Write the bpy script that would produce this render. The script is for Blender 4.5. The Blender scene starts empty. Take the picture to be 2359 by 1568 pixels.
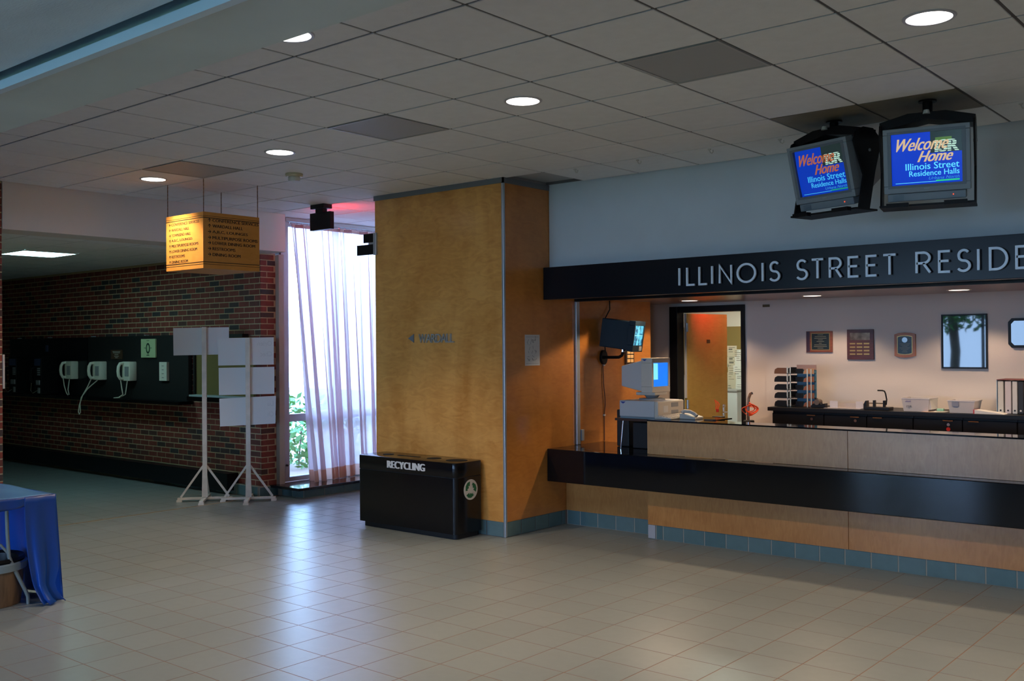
import bpy, bmesh, math, random
from mathutils import Vector, Matrix
random.seed(7)
PI = math.pi
S = bpy.context.scene
COL = S.collection

# ------------------------------------------------------------------ camera
cam = bpy.data.cameras.new('camera')
cam.sensor_width = 36.0
cam.lens = 36.0 * 2318.76 / 2359.0
cam.clip_start = 0.05
co = bpy.data.objects.new('camera', cam)
COL.objects.link(co)
yaw, pitch, roll = -0.6983, 0.0058, -0.0077
cy_, sy_, cp_, sp_ = math.cos(yaw), math.sin(yaw), math.cos(pitch), math.sin(pitch)
fwd = Vector((sy_*cp_, cy_*cp_, sp_)); rt = Vector((cy_, -sy_, 0)); up = rt.cross(fwd)
r2 = math.cos(roll)*rt + math.sin(roll)*up; u2 = -math.sin(roll)*rt + math.cos(roll)*up
mw = Matrix.Identity(4)
for i in range(3):
    mw[i][0] = r2[i]; mw[i][1] = u2[i]; mw[i][2] = -fwd[i]
mw[2][3] = 1.729
co.matrix_world = mw
S.camera = co

# ------------------------------------------------------------------ colour management, world, big lights
S.view_settings.view_transform = 'Standard'
S.view_settings.look = 'None'
S.view_settings.gamma = 1.0
S.view_settings.use_curve_mapping = False
S.view_settings.exposure = 0.0
w = bpy.data.worlds.new('world'); S.world = w; w.use_nodes = True
nt = w.node_tree; nt.nodes.clear()
wo = nt.nodes.new('ShaderNodeOutputWorld'); bg = nt.nodes.new('ShaderNodeBackground')
tc = nt.nodes.new('ShaderNodeTexCoord'); sx = nt.nodes.new('ShaderNodeSeparateXYZ')
cr = nt.nodes.new('ShaderNodeValToRGB')
nt.links.new(tc.outputs['Generated'], sx.inputs[0]); nt.links.new(sx.outputs['Z'], cr.inputs[0])
nt.links.new(cr.outputs[0], bg.inputs[0]); nt.links.new(bg.outputs[0], wo.inputs[0])
cr.color_ramp.elements[0].position = 0.0; cr.color_ramp.elements[0].color = (0.44, 0.60, 1.0, 1)
cr.color_ramp.elements[1].position = 0.7; cr.color_ramp.elements[1].color = (0.24, 0.44, 1.0, 1)
WORLD = 24.0
bg.inputs[1].default_value = WORLD
S.cycles.max_bounces = 9
S.cycles.diffuse_bounces = 4
S.cycles.glossy_bounces = 4
S.cycles.transmission_bounces = 5
S.cycles.transparent_max_bounces = 12
S.cycles.sample_clamp_indirect = 6.0
S.cycles.caustics_reflective = False
S.cycles.caustics_refractive = False
S.cycles.use_denoising = True

def portal(name, loc, rot, sx_, sy_):
    l = bpy.data.lights.new(name, 'AREA'); l.shape = 'RECTANGLE'; l.size = sx_; l.size_y = sy_
    l.cycles.is_portal = True
    o = bpy.data.objects.new(name, l); COL.objects.link(o); o.location = loc; o.rotation_euler = rot
    o['kind'] = 'helper'
portal('window_light', (-9.895, 9.25, 1.7), (0, -PI/2, 0), 3.1, 3.5)
for xw_, ww_ in ((-6.675, 2.45), (-3.5, 1.4), (1.9, 1.4)):
    portal('window_light', (xw_, -5.12, 1.55), (PI/2, 0, 0), ww_, 2.4)

H = 3.261
T = 0.6096
OX, OY = -3.661, 3.324
CAN = 0.96           # half-angle (rad) of the downlight cut-off
MAIN_W, DESK_W = 138.0, 34.0

# ------------------------------------------------------------------ materials
MATS = {}
def _new(name):
    m = bpy.data.materials.new(name); m.use_nodes = True
    n = m.node_tree; b = n.nodes['Principled BSDF']
    return m, n, b
def M(name, col, rough=0.5, metal=0.0, var=0.0, vs=6.0, bump=0.0, bs=80.0, coat=0.0, spec=0.5, ior=None, stretch=(1, 1, 1)):
    if name in MATS: return MATS[name]
    m, n, b = _new(name)
    b.inputs['Base Color'].default_value = (*col, 1); b.inputs['Roughness'].default_value = rough
    b.inputs['Metallic'].default_value = metal; b.inputs['Coat Weight'].default_value = coat
    b.inputs['Coat Roughness'].default_value = 0.08
    b.inputs['Specular IOR Level'].default_value = spec
    if ior: b.inputs['IOR'].default_value = ior
    if var or bump:
        t = n.nodes.new('ShaderNodeTexCoord'); mp = n.nodes.new('ShaderNodeMapping')
        mp.inputs['Scale'].default_value = stretch
        n.links.new(t.outputs['Object'], mp.inputs[0])
    if var:
        no = n.nodes.new('ShaderNodeTexNoise'); no.inputs['Scale'].default_value = vs; no.inputs['Detail'].default_value = 6
        n.links.new(mp.outputs[0], no.inputs['Vector'])
        r = n.nodes.new('ShaderNodeValToRGB')
        r.color_ramp.elements[0].position = 0.3; r.color_ramp.elements[1].position = 0.7
        r.color_ramp.elements[0].color = (*[c*(1-var) for c in col], 1)
        r.color_ramp.elements[1].color = (*[min(1, c*(1+var)) for c in col], 1)
        n.links.new(no.outputs['Fac'], r.inputs[0]); n.links.new(r.outputs[0], b.inputs['Base Color'])
    if bump:
        nb = n.nodes.new('ShaderNodeTexNoise'); nb.inputs['Scale'].default_value = bs; nb.inputs['Detail'].default_value = 3
        n.links.new(mp.outputs[0], nb.inputs['Vector'])
        bp = n.nodes.new('ShaderNodeBump'); bp.inputs['Strength'].default_value = bump; bp.inputs['Distance'].default_value = 0.002
        n.links.new(nb.outputs['Fac'], bp.inputs['Height']); n.links.new(bp.outputs[0], b.inputs['Normal'])
    MATS[name] = m
    return m
def EM(name, col, strength):
    if name in MATS: return MATS[name]
    m, n, b = _new(name)
    b.inputs['Base Color'].default_value = (*[c*0.3 for c in col], 1)
    b.inputs['Emission Color'].default_value = (*col, 1); b.inputs['Emission Strength'].default_value = strength
    b.inputs['Roughness'].default_value = 0.3
    MATS[name] = m
    return m
def WOOD(name, c0, c1, rough=0.3, coat=0.25, axis='z', figure=1.0):
    """figured veneer: fine lengthwise grain, soft curly blotches"""
    m, n, b = _new(name)
    t = n.nodes.new('ShaderNodeTexCoord')
    def noise(scale, st, det, dist=0):
        mp = n.nodes.new('ShaderNodeMapping'); mp.inputs['Scale'].default_value = st
        no = n.nodes.new('ShaderNodeTexNoise'); no.inputs['Scale'].default_value = scale
        no.inputs['Detail'].default_value = det; no.inputs['Distortion'].default_value = dist
        n.links.new(t.outputs['Object'], mp.inputs[0]); n.links.new(mp.outputs[0], no.inputs['Vector'])
        return no.outputs['Fac']
    if axis == 'z': a, q = (1, 1, 0.35), (1.2, 1.2, 3.2)
    else: a, q = (0.3, 1, 1.2), (6, 6, 1.5)
    f1 = noise(2.2, a, 8, 1.2); f2 = noise(5.0, q, 5, 1.5)
    mx = n.nodes.new('ShaderNodeMix'); mx.data_type = 'FLOAT'; mx.inputs[0].default_value = 0.42
    n.links.new(f1, mx.inputs[2]); n.links.new(f2, mx.inputs[3])
    r = n.nodes.new('ShaderNodeValToRGB')
    r.color_ramp.elements[0].position = 0.36; r.color_ramp.elements[0].color = (*c0, 1)
    r.color_ramp.elements[1].position = 0.62; r.color_ramp.elements[1].color = (*c1, 1)
    n.links.new(mx.outputs[0], r.inputs[0]); n.links.new(r.outputs[0], b.inputs['Base Color'])
    b.inputs['Roughness'].default_value = rough; b.inputs['Coat Weight'].default_value = coat
    b.inputs['Coat Roughness'].default_value = 0.15
    MATS[name] = m
    return m
def PIECES(name, stops, rough, var_bump=0.15, bs=90, mottle=0.12, coat=0.0):
    """for bricks and tiles: one tone per piece (object random or the 'rnd' attribute of a joined mesh)"""
    m, n, b = _new(name)
    oi = n.nodes.new('ShaderNodeObjectInfo'); at = n.nodes.new('ShaderNodeAttribute'); at.attribute_name = 'rnd'
    ad = n.nodes.new('ShaderNodeMath'); ad.operation = 'ADD'; fr = n.nodes.new('ShaderNodeMath'); fr.operation = 'FRACT'
    n.links.new(oi.outputs['Random'], ad.inputs[0]); n.links.new(at.outputs['Fac'], ad.inputs[1]); n.links.new(ad.outputs[0], fr.inputs[0])
    r = n.nodes.new('ShaderNodeValToRGB'); r.color_ramp.interpolation = 'LINEAR'
    while len(r.color_ramp.elements) < len(stops): r.color_ramp.elements.new(0.5)
    for e, (p, c) in zip(r.color_ramp.elements, stops): e.position = p; e.color = (*c, 1)
    n.links.new(fr.outputs[0], r.inputs[0])
    g = n.nodes.new('ShaderNodeNewGeometry'); no = n.nodes.new('ShaderNodeTexNoise'); no.inputs['Scale'].default_value = 14; no.inputs['Detail'].default_value = 6
    n.links.new(g.outputs['Position'], no.inputs['Vector'])
    mr = n.nodes.new('ShaderNodeMapRange'); mr.inputs[1].default_value = 0.25; mr.inputs[2].default_value = 0.75
    mr.inputs[3].default_value = 1-mottle; mr.inputs[4].default_value = 1+mottle
    n.links.new(no.outputs['Fac'], mr.inputs[0])
    vm = n.nodes.new('ShaderNodeVectorMath'); vm.operation = 'SCALE'
    n.links.new(r.outputs[0], vm.inputs[0]); n.links.new(mr.outputs[0], vm.inputs['Scale'])
    n.links.new(vm.outputs[0], b.inputs['Base Color'])
    b.inputs['Roughness'].default_value = rough; b.inputs['Coat Weight'].default_value = coat
    nb = n.nodes.new('ShaderNodeTexNoise'); nb.inputs['Scale'].default_value = bs
    n.links.new(g.outputs['Position'], nb.inputs['Vector'])
    bp = n.nodes.new('ShaderNodeBump'); bp.inputs['Strength'].default_value = var_bump; bp.inputs['Distance'].default_value = 0.002
    n.links.new(nb.outputs['Fac'], bp.inputs['Height']); n.links.new(bp.outputs[0], b.inputs['Normal'])
    MATS[name] = m
    return m
def SHEER(name, col, transp, transl):
    m, n, b = _new(name); n.nodes.remove(b)
    out = n.nodes['Material Output']
    d = n.nodes.new('ShaderNodeBsdfDiffuse'); tl = n.nodes.new('ShaderNodeBsdfTranslucent'); tp = n.nodes.new('ShaderNodeBsdfTransparent')
    d.inputs[0].default_value = (*col, 1); tl.inputs[0].default_value = (*col, 1); tp.inputs[0].default_value = (*[min(1, c+.15) for c in col], 1)
    a = n.nodes.new('ShaderNodeMixShader'); a.inputs[0].default_value = transl
    c = n.nodes.new('ShaderNodeMixShader'); c.inputs[0].default_value = transp
    n.links.new(d.outputs[0], a.inputs[1]); n.links.new(tl.outputs[0], a.inputs[2])
    n.links.new(a.outputs[0], c.inputs[1]); n.links.new(tp.outputs[0], c.inputs[2]); n.links.new(c.outputs[0], out.inputs[0])
    MATS[name] = m
    return m
def GLASS(name, tint=(0.9, 0.97, 0.95), refl=0.06):
    m, n, b = _new(name); n.nodes.remove(b)
    out = n.nodes['Material Output']
    tp = n.nodes.new('ShaderNodeBsdfTransparent'); tp.inputs[0].default_value = (*tint, 1)
    g = n.nodes.new('ShaderNodeBsdfGlossy'); g.inputs['Roughness'].default_value = 0.02
    lw = n.nodes.new('ShaderNodeFresnel'); lw.inputs[0].default_value = 1.45
    a = n.nodes.new('ShaderNodeMixShader')
    n.links.new(lw.outputs[0], a.inputs[0]); n.links.new(tp.outputs[0], a.inputs[1]); n.links.new(g.outputs[0], a.inputs[2]); n.links.new(a.outputs[0], out.inputs[0])
    MATS[name] = m
    return m

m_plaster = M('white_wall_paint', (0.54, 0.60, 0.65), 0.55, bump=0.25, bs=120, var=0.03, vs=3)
m_cream = M('cream_wall_paint', (0.66, 0.60, 0.56), 0.6, bump=0.25, bs=120)
m_grey_wall = M('grey_wall_paint', (0.30, 0.27, 0.27), 0.6, bump=0.2, bs=120)
m_beam = M('beam_plaster', (0.66, 0.72, 0.70), 0.6, bump=0.15, bs=60, var=0.06, vs=2)
m_plaster_c = M('textured_ceiling_plaster', (0.70, 0.82, 0.93), 0.7, bump=0.7, bs=55, var=0.10, vs=1.6, stretch=(1, 3, 1))
m_acoustic = PIECES('acoustic_tile', [(0, (0.78, 0.80, 0.83)), (1, (0.81, 0.83, 0.86))], 0.75, 0.5, 160, 0.03)
m_grid = M('ceiling_grid_metal', (0.42, 0.43, 0.44), 0.45)
m_floor = PIECES('floor_tile_glaze', [(0, (0.238, 0.265, 0.265)), (0.6, (0.250, 0.277, 0.276)), (1, (0.260, 0.287, 0.286))], 0.33, 0.06, 60, 0.04)
m_grout = M('rust_grout', (0.30, 0.17, 0.11), 0.8)
m_brick = PIECES('red_brick', [(0, (0.19, 0.036, 0.026)), (0.45, (0.23, 0.048, 0.032)), (0.74, (0.14, 0.038, 0.030)), (0.9, (0.07, 0.036, 0.032)), (1.0, (0.045, 0.04, 0.045))], 0.75, 0.5, 110, 0.2)
m_mortar = M('beige_mortar', (0.50, 0.39, 0.24), 0.9, bump=0.4)
m_green_tile = PIECES('teal_base_tile', [(0, (0.085, 0.155, 0.165)), (1, (0.115, 0.185, 0.195))], 0.35, 0.08, 60, 0.08)
m_green_grout = M('pale_base_grout', (0.34, 0.32, 0.27), 0.8)
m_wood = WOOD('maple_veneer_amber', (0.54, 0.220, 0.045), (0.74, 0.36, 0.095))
m_wood_sheen = WOOD('maple_veneer_sheen', (0.50, 0.25, 0.095), (0.64, 0.35, 0.15), axis='x')  # same veneer, window sheen put into a paler colour
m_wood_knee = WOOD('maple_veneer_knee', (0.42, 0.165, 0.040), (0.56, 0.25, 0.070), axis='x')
m_wood_shaded = WOOD('maple_veneer_shaded', (0.46, 0.165, 0.032), (0.60, 0.24, 0.05))  # same veneer, shade of the side face put into a darker colour
m_alu = M('brushed_aluminium', (0.50, 0.55, 0.60), 0.35, metal=0.7)
m_grey_trim = M('grey_painted_trim', (0.16, 0.17, 0.19), 0.5)
m_black = M('black_gloss_laminate', (0.004, 0.004, 0.005), 0.06, spec=0.35)
m_black_sign = M('black_sign_laminate', (0.003, 0.004, 0.008), 0.28, spec=0.30)
m_blackm = M('black_matte', (0.010, 0.010, 0.011), 0.6)
m_blackp = M('black_plastic', (0.007, 0.007, 0.008), 0.38, spec=0.2)
m_dark = M('near_black_panel', (0.005, 0.005, 0.008), 0.3, spec=0.3)
m_steel = M('chrome', (0.75, 0.75, 0.76), 0.15, metal=1.0)
m_white = M('white_paint', (0.62, 0.62, 0.60), 0.5)
m_board = M('white_card_back', (0.72, 0.75, 0.80), 0.7, bump=0.15, bs=60)
m_stand = M('white_painted_timber', (0.72, 0.69, 0.65), 0.6, var=0.1, vs=12)
m_phone = M('ivory_plastic', (0.80, 0.77, 0.66), 0.4)
m_pc = M('beige_plastic', (0.60, 0.55, 0.48), 0.45)
m_pc_grey = M('grey_plastic', (0.30, 0.31, 0.32), 0.45)
m_tv = M('silver_grey_plastic', (0.24, 0.28, 0.31), 0.4)
m_tv_bez = M('silver_dark_bezel', (0.15, 0.18, 0.21), 0.35)
m_letter = M('satin_steel_letter', (0.74, 0.84, 0.95), 0.4, metal=0.1)
m_glass = GLASS('window_glass')
m_frame = M('window_frame_paint', (0.42, 0.38, 0.38), 0.5)
m_curtain = SHEER('sheer_curtain', (0.88, 0.76, 0.80), 0.12, 0.60)
m_hem = SHEER('curtain_hem_cloth', (0.80, 0.50, 0.40), 0.04, 0.45)
m_blue = M('blue_plastic_sheet', (0.006, 0.065, 0.34), 0.35, bump=0.3, bs=14, coat=0.1)
m_laminate = WOOD('directory_laminate', (0.58, 0.24, 0.042), (0.68, 0.295, 0.060), rough=0.4, coat=0.1)
m_ink = M('black_ink', (0.02, 0.012, 0.008), 0.5)
m_paper = M('paper', (0.66, 0.66, 0.66), 0.7)
m_khaki = M('khaki_board', (0.20, 0.15, 0.045), 0.8)
m_granite = M('black_granite', (0.012, 0.012, 0.016), 0.08)
m_can = EM('lamp_lens', (1.0, 0.93, 0.86), 9.0)
m_can_desk = EM('desk_lamp_lens', (1.0, 0.78, 0.62), 4.0)
m_tube = EM('fluorescent_lens', (0.48, 0.96, 1.0), 16.0)
m_perf = M('perforated_metal', (0.40, 0.41, 0.43), 0.6, bump=0.5, bs=400)
m_mount_brown = M('brown_mount_board', (0.20, 0.17, 0.12), 0.5, var=0.2, vs=5)  # mottled darker brown for the two tiles over the televisions
m_red = M('red_plastic', (0.50, 0.02, 0.01), 0.35)
m_orange = M('orange_cord_plastic', (0.85, 0.09, 0.02), 0.4)

# ------------------------------------------------------------------ mesh helpers
ORI = {}
class MB:
    def __init__(s): s.v = []; s.f = []; s.m = []; s.r = []; s.mi = 0; s.rn = 0.0
    def add(s, vs, fs):
        o = len(s.v); s.v += [tuple(v) for v in vs]
        for f in fs: s.f.append([o+i for i in f]); s.m.append(s.mi); s.r.append(s.rn)
        return s
    def box(s, x0, x1, y0, y1, z0, z1):
        if x0 > x1: x0, x1 = x1, x0
        if y0 > y1: y0, y1 = y1, y0
        if z0 > z1: z0, z1 = z1, z0
        return s.add([(x0,y0,z0),(x1,y0,z0),(x1,y1,z0),(x0,y1,z0),(x0,y0,z1),(x1,y0,z1),(x1,y1,z1),(x0,y1,z1)],
              [(0,3,2,1),(4,5,6,7),(0,1,5,4),(1,2,6,5),(2,3,7,6),(3,0,4,7)])
    def prism(s, poly, O, U, V, N, d):
        """poly in (u,v); frame O,U,V; extruded by d along N"""
        O, U, V, N = map(Vector, (O, U, V, N)); n = len(poly)
        a = [O+U*p[0]+V*p[1] for p in poly]; b = [q+N*d for q in a]
        fs = [tuple(range(n))[::-1], tuple(range(n, 2*n))] + [(i, (i+1) % n, n+(i+1) % n, n+i) for i in range(n)]
        return s.add(a+b, fs)
    def cyl(s, p0, p1, r0, r1=None, n=16, cap=True):
        p0, p1 = Vector(p0), Vector(p1); r1 = r0 if r1 is None else r1
        d = (p1-p0).normalized(); a = d.orthogonal().normalized(); b = d.cross(a)
        vs = [p0+(a*math.cos(2*PI*i/n)+b*math.sin(2*PI*i/n))*r0 for i in range(n)] + [p1+(a*math.cos(2*PI*i/n)+b*math.sin(2*PI*i/n))*r1 for i in range(n)]
        fs = [(i, (i+1) % n, n+(i+1) % n, n+i) for i in range(n)]
        if cap: fs += [tuple(range(n))[::-1], tuple(range(n, 2*n))]
        return s.add(vs, fs)
    def tube(s, pts, r, n=8):
        pts = [Vector(p) for p in pts]; rings = []; a = None
        for i, p in enumerate(pts):
            d = (pts[min(i+1, len(pts)-1)]-pts[max(i-1, 0)]).normalized()
            a = d.orthogonal().normalized() if a is None else (a-d*a.dot(d)).normalized()
            b = d.cross(a); rings.append([p+(a*math.cos(2*PI*k/n)+b*math.sin(2*PI*k/n))*r for k in range(n)])
        vs = [v for g in rings for v in g]
        fs = [(j*n+k, j*n+(k+1) % n, (j+1)*n+(k+1) % n, (j+1)*n+k) for j in range(len(pts)-1) for k in range(n)]
        fs += [tuple(range(n))[::-1], tuple(range((len(pts)-1)*n, len(pts)*n))]
        return s.add(vs, fs)
    def lathe(s, prof, c=(0, 0, 0), n=28):
        vs = []; fs = []
        for (r, z) in prof:
            for k in range(n): vs.append((c[0]+r*math.cos(2*PI*k/n), c[1]+r*math.sin(2*PI*k/n), c[2]+z))
        for j in range(len(prof)-1):
            for k in range(n): fs.append((j*n+k, j*n+(k+1) % n, (j+1)*n+(k+1) % n, (j+1)*n+k))
        return s.add(vs, fs)
    def bar(s, p0, p1, w, t, upv=(0, 0, 1)):
        p0, p1 = Vector(p0), Vector(p1); d = (p1-p0).normalized(); a = d.cross(Vector(upv)).normalized(); b = a.cross(d)
        vs = []
        for p in (p0, p1):
            for (i, j) in ((-1,-1),(1,-1),(1,1),(-1,1)): vs.append(p+a*i*w/2+b*j*t/2)
        return s.add(vs, [(0,1,2,3),(7,6,5,4),(0,4,5,1),(1,5,6,2),(2,6,7,3),(3,7,4,0)])
    def grid(s, P):
        n, k = len(P), len(P[0]); vs = [v for row in P for v in row]
        return s.add(vs, [(i*k+j, i*k+j+1, (i+1)*k+j+1, (i+1)*k+j) for i in range(n-1) for j in range(k-1)])
    def build(s, name, mats, parent=None, bevel=0, smooth=False, solid=0, rnd=False, seg=2):
        off = ORI.get(parent.name, Vector((0, 0, 0))) if parent else Vector((0, 0, 0))
        me = bpy.data.meshes.new(name)
        me.from_pydata([Vector(v)-off for v in s.v], [], s.f)
        if not isinstance(mats, (list, tuple)): mats = [mats]
        for m in mats: me.materials.append(m)
        me.polygons.foreach_set('material_index', s.m)
        bm = bmesh.new(); bm.from_mesh(me)
        if not rnd: bmesh.ops.recalc_face_normals(bm, faces=bm.faces)
        if bevel:
            es = [e for e in bm.edges if len(e.link_faces) == 2 and e.calc_face_angle(0) > 0.6]
            bmesh.ops.bevel(bm, geom=es, offset=bevel, segments=seg, affect='EDGES', profile=0.5)
        bm.to_mesh(me); bm.free()
        if rnd:
            at = me.attributes.new('rnd', 'FLOAT', 'FACE'); at.data.foreach_set('value', s.r)
        if smooth:
            me.polygons.foreach_set('use_smooth', [True]*len(me.polygons))
            try: me.set_sharp_from_angle(angle=0.7)
            except Exception: pass
        o = bpy.data.objects.new(name, me); COL.objects.link(o)
        if parent: o.parent = parent; ORI[o.name] = off
        else: ORI[o.name] = Vector((0, 0, 0))
        if solid:
            md = o.modifiers.new('thickness', 'SOLIDIFY'); md.thickness = solid; md.offset = 0
        return o
def tag(o, label, cat, group=None):
    o['label'] = label; o['category'] = cat
    if group: o['group'] = group
    return o
def thing(name, label, cat, loc=(0, 0, 0), group=None, rotz=0, local=False):
    o = bpy.data.objects.new(name, None); COL.objects.link(o); o.location = loc; o.rotation_euler = (0, 0, rotz)
    o.empty_display_size = 0.1
    ORI[o.name] = Vector((0, 0, 0)) if local else Vector(loc)
    return tag(o, label, cat, group)
def struct(o): o['kind'] = 'structure'; return o
def lbl(o, s): o['label'] = s; return o
def piece(src, name, parent, loc, rot=(0, 0, 0)):
    o = bpy.data.objects.new(name, src); COL.objects.link(o); o.parent = parent
    o.location = Vector(loc)-ORI[parent.name]; o.rotation_euler = rot; ORI[o.name] = ORI[parent.name]
    return o
_txt = {}
def text(s, body, w, h, O, U, V, N, d=0.002, shear=0.0, bold=0.0):
    """lettering: body fitted to w x h, lower-left corner O, running along U, up along V, raised along N"""
    key = (body, shear)
    if key not in _txt:
        c = bpy.data.curves.new('t', 'FONT'); c.body = body; c.shear = shear; c.resolution_u = 3; c.fill_mode = 'FRONT'
        o = bpy.data.objects.new('t', c); COL.objects.link(o); bpy.context.view_layer.update()
        me = bpy.data.meshes.new_from_object(o); 
        _txt[key] = ([v.co.copy() for v in me.vertices], [tuple(p.vertices) for p in me.polygons])
        bpy.data.objects.remove(o); bpy.data.meshes.remove(me); bpy.data.curves.remove(c)
    vs, fs = _txt[key]
    x0 = min(v.x for v in vs); x1 = max(v.x for v in vs); y0 = min(v.y for v in vs); y1 = max(v.y for v in vs)
    if w is None: w = h*(x1-x0)/(y1-y0)
    O, U, V, N = map(Vector, (O, U, V, N))
    if bold and d < .004:
        e = bold*h; w -= e
        for q in (.5, 1): s.add([O+U*((v.x-x0)/(x1-x0)*w+e*q)+V*((v.y-y0)/(y1-y0)*h)+N*(d+.00002*q) for v in vs], fs)
    P = [O+U*((v.x-x0)/(x1-x0)*w)+V*((v.y-y0)/(y1-y0)*h)+N*d for v in vs]
    s.add(P, fs)
    if d > 0.004:
        from collections import Counter
        e = Counter(); dirn = {}
        for f in fs:
            for i in range(len(f)):
                a, b = f[i], f[(i+1) % len(f)]; e[(min(a, b), max(a, b))] += 1; dirn[(min(a, b), max(a, b))] = (a, b)
        Q = [p-N*d for p in P]; n = len(P)
        s.add(P+Q, [(dirn[k][1], dirn[k][0], n+dirn[k][0], n+dirn[k][1]) for k, c in e.items() if c == 1])
    return s
def stroke(s, polys, O, U, V, N, sx_, sy_, wd, d):
    """stroke letters: polylines in a unit cell, ribbons of width wd raised by d"""
    O, U, V, N = map(Vector, (O, U, V, N))
    for pl in polys:
        P = [Vector((p[0]*sx_, p[1]*sy_)) for p in pl]; closed = (P[0]-P[-1]).length < 1e-6
        if closed: P = P[:-1]
        n = len(P); L = []; R = []
        for i in range(n):
            a = P[i-1] if (i > 0 or closed) else None; b = P[(i+1) % n] if (i < n-1 or closed) else None
            d1 = (P[i]-a).normalized() if a is not None else (b-P[i]).normalized()
            d2 = (b-P[i]).normalized() if b is not None else d1
            t = (d1+d2).normalized(); nn = Vector((-t.y, t.x)); k = 1/max(0.5, nn.dot(Vector((-d1.y, d1.x))))
            L.append(P[i]+nn*wd/2*k); R.append(P[i]-nn*wd/2*k)
        m = n if closed else n-1
        W = lambda p, h: O+U*p.x+V*p.y+N*h
        vs = [W(p, d) for p in L]+[W(p, d) for p in R]+[W(p, 0) for p in L]+[W(p, 0) for p in R]
        fs = []
        for i in range(m):
            j = (i+1) % n
            fs += [(i, j, n+j, n+i), (i, 2*n+i, 2*n+j, j), (n+i, n+j, 3*n+j, 3*n+i), (2*n+i, 3*n+i, 3*n+j, 2*n+j)]
        if not closed: fs += [(0, n, 3*n, 2*n), (n-1, 3*n-1, 4*n-1, 2*n-1)]
        s.add(vs, fs)
    return s
def arc(cx, cy, rx, ry, a0, a1, n=10):
    return [(cx+rx*math.cos(math.radians(a0+(a1-a0)*i/n)), cy+ry*math.sin(math.radians(a0+(a1-a0)*i/n))) for i in range(n+1)]
X, Y, Z = (1, 0, 0), (0, 1, 0), (0, 0, 1)
NX, NY, NZ = (-1, 0, 0), (0, -1, 0), (0, 0, -1)
CAMP = Vector((0, 0, 1.729))
def px(p):
    q = Vector(p)-CAMP; dd = q.dot(fwd)
    return (1179.5+2318.76*q.dot(r2)/dd, 784-2318.76*q.dot(u2)/dd, dd) if dd > 0.1 else (-9999, -9999, dd)
def inframe(p, m=60):
    a = px(p); return -m < a[0] < 2359+m and -m < a[1] < 1568+m

# ================================================================== SETTING
FX, FY, FT = -4.463, 3.953, 0.307
XR = 3.2                                                     # right wall, outside the frame
floor = struct(MB().box(-18.2, XR+.1, -5.3, 14.2, -0.15, -0.0012).build('floor', m_grout))
tile_me = MB().box(0.003, FT-.003, 0.003, FT-.003, -0.012, 0).build('tmp', m_floor)
tile_data = tile_me.data; tile_data.name = 'floor_tile'; bpy.data.objects.remove(tile_me)
cells = []
for i in range(-46, 26):
    for j in range(-30, 34):
        x, y = FX+i*FT, FY+j*FT
        if x < -18 or x+FT > XR+.3 or y+FT > 14 or y < -5: continue
        if x+FT/2 > -5.91 and y+FT/2 > 7.95: continue
        if -7.6 < x+FT/2 < -5.93 and y+FT/2 > 6.95: continue
        if x+FT/2 < -9.8 and not (3.9 < y+FT/2 < 7.1): continue
        if x+FT/2 < -9.42 and y+FT/2 < 3.95: continue
        c = (x+FT/2, y+FT/2, 0); a = px(c)
        cells.append(((0 if (-30 < a[0] < 2390 and -30 < a[1] < 1600) else 1000)+abs(a[2]), x, y))
cells.sort()
for k, (d, x, y) in enumerate(cells[:300]): piece(tile_data, 'tile', floor, (x, y, random.uniform(-.0003, 0)))
mb = MB()
for d, x, y in cells[300:]:
    mb.rn = random.random(); mb.add([(x+.003, y+.003, 0), (x+FT-.003, y+.003, 0), (x+FT-.003, y+FT-.003, 0), (x+.003, y+FT-.003, 0), (x+.001, y+.001, -.006), (x+FT-.001, y+.001, -.006), (x+FT-.001, y+FT-.001, -.006), (x+.001, y+FT-.001, -.006)],
        [(0, 1, 2, 3), (0, 4, 5, 1), (1, 5, 6, 2), (2, 6, 7, 3), (3, 7, 4, 0)])
o = mb.build('far_tiles', m_floor, floor, rnd=True); o['kind'] = 'stuff'
struct(MB().box(-9.80, -9.765, 4.02, 7.02, -0.002, 0.003).build('trim_1', M('brass_strip', (0.55, 0.42, 0.28), 0.3, metal=0.6)))

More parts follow.
